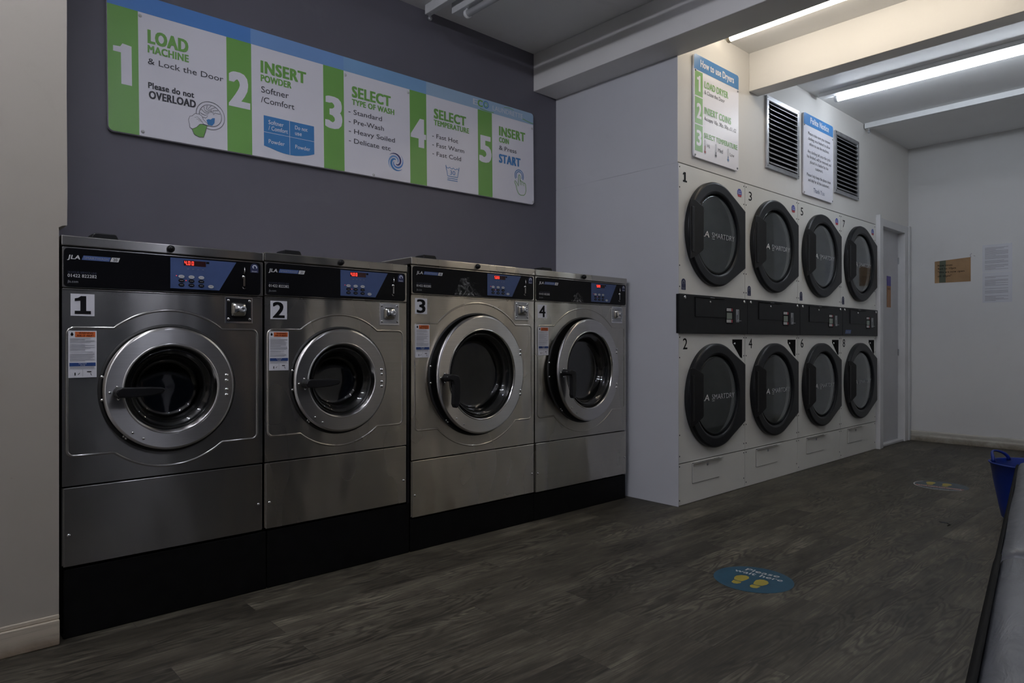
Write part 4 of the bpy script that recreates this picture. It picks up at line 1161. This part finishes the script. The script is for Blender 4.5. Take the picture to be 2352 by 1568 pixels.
pn = thing('polite_notice', 'white board with blue heading and fine text between the two wall vents', 'sign', (XS, YD, 0))
MB().prism(rrect(1.571, 2.080, 1.998, 2.590, 0.018), -0.015, -0.004).build('board', 'sign_white', pn, bevel=0.0008)
MB().face(rrect(1.5715, 2.0795, 2.505, 2.5895, 0.0175, 5, (0, 1, 1, 0)), y0).build('header_band', 'tray_blue', pn)
wall_text(MB(), [('Polite Notice', 1.678, 2.000, 2.528, 2.573, .05)], y1).build('white_lettering', 'sign_white', pn)
wall_text(MB(), [('Please make sure you remove', 1.643, 2.022, 2.441, 2.463, 0), ('clothing once finished to allow', 1.643, 2.022, 2.403, 2.425, 0), ('others to use the machines.', 1.658, 2.006, 2.365, 2.387, 0),
                 ('Any clothing left once the cycle', 1.634, 2.028, 2.308, 2.330, 0), ('has finished, will be removed and', 1.622, 2.040, 2.272, 2.294, 0), ('placed in a basket by the', 1.672, 1.990, 2.236, 2.258, 0), ('customers.', 1.762, 1.895, 2.200, 2.222, 0),
                 ('Please help keep the place clean', 1.620, 2.034, 2.138, 2.160, 0), ('and tidy for all the customers.', 1.640, 2.010, 2.102, 2.124, 0)], y0 - 0.0004).build('dark_lettering', 'sign_grey', pn)
wall_text(MB(), [('Thank You', 1.731, 1.920, 2.032, 2.064, 0)], y0 - 0.0004).build('thanks_lettering', 'ctl_blue', pn)
for x, z in ((1.582, 2.500), (2.070, 2.488), (1.580, 2.012), (2.068, 2.012)):
    q_ = MB(); screw(q_, x, z, -0.015, 0.006, 0.005); q_.build('screw_cap', 'galv', pn)


# ================================================================ vents
def vent(x0, x1, z0, z1, label):
    t = thing('wall_vent', label, 'vent', (XS, YD, 0), group='louvred vents above the dryers')
    b = 0.030
    f = MB()
    f.prism(rect(x0, x1, z0, z0 + b), -0.016, -0.001).prism(rect(x0, x1, z1 - b, z1), -0.016, -0.001)
    f.prism(rect(x0, x0 + b, z0 + b, z1 - b), -0.016, -0.001).prism(rect(x1 - b, x1, z0 + b, z1 - b), -0.016, -0.001)
    f = f.build('frame', 'galv', t, bevel=0.0015)
    m = MB()
    for x in (x0 + .012, x1 - .012):
        for z in (z0 + .015, z1 - .015): screw(m, x, z, -0.016, 0.004, 0.002)
    m.build('frame_screws', 'black', f)
    MB().face(rect(x0 + b, x1 - b, z0 + b, z1 - b), -0.0012).build('vent_shade', 'gap_shade', t)  # black sheet on the wall stands for the dark behind the slats
    s = MB(); n = 13; h = (z1 - z0 - 2 * b) / n
    for k in range(n):
        z = z0 + b + h * k
        s.add([(x0 + b, -0.024, z + 0.002), (x1 - b, -0.024, z + 0.002), (x1 - b, -0.002, z + h * 0.72), (x0 + b, -0.002, z + h * 0.72),
               (x0 + b, -0.024, z + 0.0045), (x1 - b, -0.024, z + 0.0045), (x1 - b, -0.002, z + h * 0.72 + 0.0025), (x0 + b, -0.002, z + h * 0.72 + 0.0025)],
              [(0, 1, 2, 3), (7, 6, 5, 4), (4, 5, 1, 0), (3, 2, 6, 7), (0, 3, 7, 4), (1, 5, 6, 2)])
    s.build('louvre_slats', 'slat', t)


vent(1.018, 1.500, 2.091, 2.575, 'silver louvred wall vent between the dryer sign and the polite notice')
vent(2.127, 2.598, 2.093, 2.577, 'silver louvred wall vent beyond the polite notice, towards the door')


# ================================================================ lights
def tube_light(name, label, X, z, ya, yb, lit, holder='white_fit', batten=None, diam=0.036, group=None, tubes=True):
    t = thing(name, label, 'light fitting', (X, ya, z), group=group)
    if tubes:
        g = MB().lathe([(0.0001, -0.03), (diam / 2, -0.03), (diam / 2, yb - ya + 0.03), (0.0001, yb - ya + 0.03)], 0, 0, 20)
        g.build('tube', lit, t)
    for y in (-0.030, yb - ya + 0.030):
        s_ = 1 if y > 0 else -1
        h = MB()
        if tubes: h.lathe([(0.0001, y + s_ * 0.016), (diam / 2 + 0.005, y + s_ * 0.014), (diam / 2 + 0.006, y), (diam / 2 + 0.001, y - s_ * 0.006)], 0, 0, 20)
        if batten:
            h.box(-0.007, 0.007, min(y, y + s_ * 0.010), max(y, y + s_ * 0.010), -0.012, batten[0] - z)
        h.build('lamp_holder', holder, t)
    if batten:
        z0, z1, hw, off = batten
        b = MB().box(off - hw, off + hw, yb - ya - 0.04, 0.065, z0 - z, z1 - z)
        b.build('batten', 'white_fit', t, bevel=0.004)
    return t


tube_light('fluorescent_light', 'bare lit warm white tube over the cream beam', 3.675, 2.742, 2.118, 0.62, 'warm_lamp', 'beige_fit')
tube_light('fluorescent_light', 'lit cool white tube under a long white batten above the polite notice', 5.095, 2.712, 2.06, 0.56, 'cool_lamp', 'white_fit', (2.730, 2.76, 0.036, -0.045))
tube_light('fluorescent_light', 'unlit white tube fitting on the ceiling in front of the dark grey wall', 2.25, 2.68, 2.84, 1.34, 'tube_off', 'white_fit', (2.706, CZ, 0.03, 0))
tube_light('fluorescent_light', 'lit cool tube on the ceiling beside the pier', 0.22, 2.70, 2.20, 0.70, 'shop_lamp', 'white_fit', (2.725, CZ, 0.03, 0))
tube_light('fluorescent_light', 'added unseen short bluish tube, for the streak reflected in the first washer', 1.30, 2.70, 0.60, 0.02, 'streak_lamp', 'white_fit', (2.725, CZ, 0.03, 0))  # lamp added out of view to make a reflected streak
tube_light('fluorescent_light', 'added unseen cool tube at the street end, brightening the pier', -0.95, 2.70, 2.05, 0.55, 'shop_lamp', 'white_fit', (2.725, CZ, 0.03, 0))  # lamp added out of view to lift pier, ceiling and boxing side
def bare_batten(X, z0, z1, ya, yb, label, hw=0.022):
    t = thing('empty_batten', label, 'light fitting', (X, ya, z0))
    MB().box(-hw, hw, yb - ya, 0, 0, z1 - z0).build('batten', 'white_fit', t, bevel=0.003)
    for y in (-0.03, yb - ya + 0.03):
        h = MB().box(-0.012, 0.000, y - 0.006, y + 0.006, -0.032, 0.002).lathe([(0.0001, y - 0.009), (0.010, y - 0.009), (0.013, y), (0.010, y + 0.009), (0.0001, y + 0.009)], -0.006, -0.030, 12)
        h.build('lamp_holder', 'galv', t)


bare_batten(2.172, 2.738, CZ, 3.06, 1.55, 'narrow white batten without a tube reaching the dark grey wall', 0.018)
bare_batten(6.01, 2.716, 2.76, YD - 0.01, 0.60, 'white batten without a tube on the ceiling near the far wall', 0.024)


# ================================================================ notices on the far wall
def far(x, y, z):      # local: x across to the right as seen, y out of the wall, z up
    return (XE - 0.0015 + y, 1.943 - x, z)


cn = thing('cardboard_notice', 'faded brown card with opening times taped to the far wall', 'notice')
FR = far
MB().add([(0, 0, 1.472), (.284, 0, 1.472), (.284, 0, 1.690), (0, 0, 1.672)], [(0, 1, 2, 3)], fr=FR).build('card', 'card', cn)
MB().face([(.036, 1.474), (.088, 1.474), (.090, 1.676), (.040, 1.674)], -0.0004, FR).build('green_fade', 'card_green', cn)
m = MB()
for s_, a, b, z0 in (('New times', .025, .142, 1.624), ('9am to 10pm', .025, .170, 1.594), ('"We are now open', .025, .235, 1.562), ('till 10pm"', .025, .135, 1.526)):
    m.text(s_, a, b, z0, z0 + .017, -0.0008, .03, fr=FR)
m.build('lettering', 'ink', cn)
m = MB().stroke([(.285, 1.685), (.280, 1.71), (.292, 1.722)], 0.004, -0.0006, fr=FR).stroke([(.305, 1.70), (.318, 1.695)], 0.004, -0.0006, fr=FR)
m.build('torn_tape', 'line_ink', cn)
pn2 = []
for z0, z1, lb_ in ((1.545, 1.785, 'upper of two printed white sheets in a clear sleeve on the far wall'), (1.275, 1.540, 'lower of two printed white sheets in a clear sleeve on the far wall')):
    t = thing('printed_sheet', lb_, 'notice', group='printed sheets on the far wall')
    MB().face(rect(.372, .588, z0, z1), 0, FR).build('sheet', 'paper', t)
    m = MB(); z = z1 - .03; rs = random.Random(int(z0 * 100))
    while z > z0 + .012:
        if rs.random() > .15: m.face(rect(.390, rs.choice((.47, .53, .56, .56, .56)), z, z + .0032), -0.0006, FR)
        z -= .0095
    m.build('lettering', 'line_ink', t)
m = MB()
for x, z in ((.36, 1.70), (.60, 1.68), (.60, 1.66), (.605, 1.61), (.59, 1.37)): m.disc(x, z, .0035, -0.0012, 8, FR)
tag(m.build('tape_tabs', 'letter_white'), 'tiny shiny tabs of tape beside the printed sheets', 'tape')

# ================================================================ floor stickers
def floor_frame(cx, cy, ux, uy):
    """x along the text, z up the text, y below the surface"""
    vx, vy = -uy, ux
    def f(x, y, z): return (cx + x * ux + z * vx, cy + x * uy + z * vy, 0.0014 - y)
    return f


def footprint(mirror):
    s_ = -1 if mirror else 1
    sole = [(0.000, 0.000), (0.019, 0.006), (0.028, 0.030), (0.028, 0.052), (0.016, 0.070), (0.000, 0.076), (-0.014, 0.070), (-0.022, 0.052), (-0.020, 0.028), (-0.014, 0.004)]
    heel = [(-0.015, -0.004), (-0.018, -0.020), (-0.010, -0.034), (0.002, -0.037), (0.014, -0.030), (0.018, -0.004)]
    return [(x * s_, z) for x, z in sole], [(x * s_, z) for x, z in heel]


# text runs towards -Y; letters stand towards +X
fs1 = thing('floor_sticker', 'round blue floor sticker reading please wait here over two yellow footprints', 'floor sticker', group='floor stickers')
F1 = floor_frame(2.478, 1.302, 0.10, -0.995)
MB().face([(0.149 * math.cos(R(a)), 0.149 * math.sin(R(a))) for a in range(0, 360, 6)], 0.0004, F1).build('disc', 'decal_blue', fs1)
MB().text('Please', -.066, .070, .078, .108, -0.0002, .03, F1).text('wait here', -.096, .096, .040, .070, -0.0002, .03, F1).build('lettering', 'decal_white', fs1)
for mir, ox in ((True, -.036), (False, .036)):
    so, he = footprint(mir)
    fp = MB()
    for shp in (so, he):
        pts = [(ox + x, z - .058) for x, z in shp]
        if mir: pts = pts[::-1]
        fp.face(pts, -0.0002, F1)
    fp.build('footprint', 'decal_yellow', fs1)
fs2 = thing('floor_sticker', 'worn round floor sticker with yellow footprints and a red band, towards the far wall', 'floor sticker', group='floor stickers')
F2 = floor_frame(4.975, 1.325, 0.12, -0.993)
MB().face([(0.152 * math.cos(R(a)), 0.152 * math.sin(R(a))) for a in range(0, 360, 6)], 0.0004, F2).build('disc', 'decal_worn', fs2)
MB().stroke([(0.149 * math.cos(R(a)), 0.149 * math.sin(R(a))) for a in range(140, 330, 6)], .006, -0.0002, fr=F2).text('keep your distance', -.06, .06, -.125, -.108, -0.0002, 0, F2).build('white_rim', 'decal_white', fs2)
MB().face([(-.125, -.078), (.125, -.078), (.135, -.040), (-.135, -.040)], -0.0002, F2).build('red_band', 'decal_red', fs2)
MB().text('PLEASE KEEP A SAFE DISTANCE', -.118, .118, -.070, -.050, -0.0005, 0.02, F2).build('lettering', 'decal_white', fs2)
for mir, ox in ((True, -.062), (False, .022)):
    so, he = footprint(mir)
    fp = MB()
    for shp in (so, he):
        pts = [(ox + x * 1.05, z * 1.05 + .022) for x, z in shp]
        if mir: pts = pts[::-1]
        fp.face(pts, -0.0002, F2)
    fp.build('footprint', 'decal_yellow', fs2)
# scrap on the floor
tg_ = thing('plastic_tag', 'small black scrap of plastic lying on the floor beyond the blue sticker', 'litter', (3.98, 1.05, 0.0))
MB().lathe([(0.0001, -0.003), (0.011, -0.002), (0.014, 0.0)], 0, 0, 16, fr=lambda x, y, z: (x * 1.1, z * 1.5, -y)).build('tag_disc', 'black', tg_)
MB().tube([(-.01, -.02, .0015), (-.03, -.042, .0015), (-.062, -.036, .0015)], .0018, 6).build('tag_tail', 'black', tg_)

# ================================================================ bench
bn = thing('bench', 'long low bench with grey vinyl cushions on a black base', 'bench', (1.77, 0.372, 0), (0, 0, AW))
# local x along the bench (away from the camera), y towards the washers; front edge at y = 0
MB().box(-1.50, 1.46, -0.435, -0.045, 0.0, 0.385).box(-1.50, 1.46, -0.435, -0.004, 0.385, 0.405).build('base', 'bench_black', bn, bevel=0.004)
def cushion(xa, xb, ya, yb, z0, z1):
    nx, ny = 60, 16
    rs = random.Random(int(xa * 100) + 5)
    m = MB(); vs = []; r = 0.032
    def prof(v):     # v 0..1 from front bottom over the top to the back
        return v
    cross = [(yb, z0), (yb + 0.004, z0 + .02), (yb + 0.003, z1 - r), (yb - r * .3, z1 - r * .3), (yb - r, z1)] + [(yb - r + (ya - yb + 2 * r) * k / ny, z1) for k in range(1, ny)] + [(ya + r, z1), (ya + r * .3, z1 - r * .3), (ya, z1 - r), (ya, z0)]
    ends = [(0.0, 0.55), (0.010, 0.85), (0.026, 0.97), (0.045, 1.0)]
    L_ = xb - xa
    xs = [e[0] for e in ends] + [0.05 + (L_ - 0.1) * k / nx for k in range(1, nx)] + [L_ - e[0] for e in ends[::-1]]
    for x in xs:
        e = min(x, L_ - x); f = 1.0
        for q, s_ in ends:
            if e >= q - 1e-9: f = s_
        for (y, z) in cross:
            zz = z0 + (z - z0) * (f if z > z0 + .03 else 1)
            if z >= z1 - 1e-6:
                t_ = (y - ya) / (yb - ya)
                zz += 0.012 * math.sin(math.pi * t_) * min(1, e / .15)
                zz += 0.0022 * math.sin(x * 19 + 4 * math.sin(y * 7)) * math.sin(math.pi * t_) + 0.0006 * math.sin(x * 57 + y * 20)
            vs.append((xa + x, y - (0.0015 * math.sin(x * 9) * (1 if y > yb - .04 else 0)), zz))
    m_ = len(cross); fs = []
    for i in range(len(xs) - 1):
        for k in range(m_ - 1): fs.append((i * m_ + k, i * m_ + k + 1, (i + 1) * m_ + k + 1, (i + 1) * m_ + k)[::-1])
    fs.append(tuple(range(m_))); fs.append(tuple(range((len(xs) - 1) * m_ + m_ - 1, (len(xs) - 1) * m_ - 1, -1)))
    return m.add(vs, fs, True)
for xa, xb, zc in ((-1.49, -0.004, 0.476), (0.004, 1.45, 0.476)):
    cu = cushion(xa, xb, -0.43, -0.008, 0.405, zc).build('seat_cushion', 'vinyl', bn)
    prof = [(-0.002, 0.402), (-0.001, zc - 0.022), (-0.006, zc - 0.006), (-0.012, zc + 0.0005), (-0.017, zc - 0.002)] if xa < -1 else [(-0.002, 0.402), (-0.001, zc - 0.034), (-0.002, zc - 0.026), (-0.006, zc - 0.018), (-0.012, zc - 0.016)]
    m = MB(); vs = []
    nn = 24
    for i in range(nn + 1):
        x = xa + 0.012 + (xb - xa - 0.03) * i / nn
        for (y, z) in prof: vs.append((x, y, z))
    m.add(vs, [(i * 5 + k, i * 5 + k + 1, (i + 1) * 5 + k + 1, (i + 1) * 5 + k)[::-1] for i in range(nn) for k in range(4)], True)
    m.build('black_edging', 'bench_black', cu)

# ================================================================ blue tub
tb = thing('laundry_tub', 'flexible blue rubber tub with loop handles beyond the end of the bench', 'tub', (4.323, 0.730, 0))
zt = 0.297
tub = MB()
def upy(x, y, z): return (x, -z, y)
prof = [(0.0001, 0.006), (0.125, 0.006), (0.140, 0.018), (0.152, 0.08), (0.172, 0.19), (0.188, zt - .004), (0.194, zt - .002), (0.196, zt + .003), (0.191, zt + .006), (0.185, zt + .002), (0.167, 0.19), (0.147, 0.08), (0.132, 0.022), (0.0001, 0.018)]
tub.lathe(prof, 0, 0, 56, fr=lambda x, y, z: (x, -z, y))
tub.build('body', 'tub_blue', tb)
fwd = Vector((0.676, 0.737, 0)); rgt = Vector((0.737, -0.676, 0))
for sgn in (1, -1):
    cdir = (rgt * -0.46 + fwd * 0.888) * sgn
    tan = Vector((cdir.y, -cdir.x, 0))
    pts = []; rad = []
    for k in range(15):
        a = math.pi * k / 14
        p = cdir * (0.190 - 0.035 * abs(math.cos(a)) ** 2) + tan * (0.074 * math.cos(a)); p.z = zt - 0.006 + 0.052 * math.sin(a) ** 0.8
        pts.append(p); rad.append(0.0055 + 0.004 * abs(math.cos(a)) ** 2)
    MB().tube(pts, rad, 10).build('handle', 'tub_blue', tb)
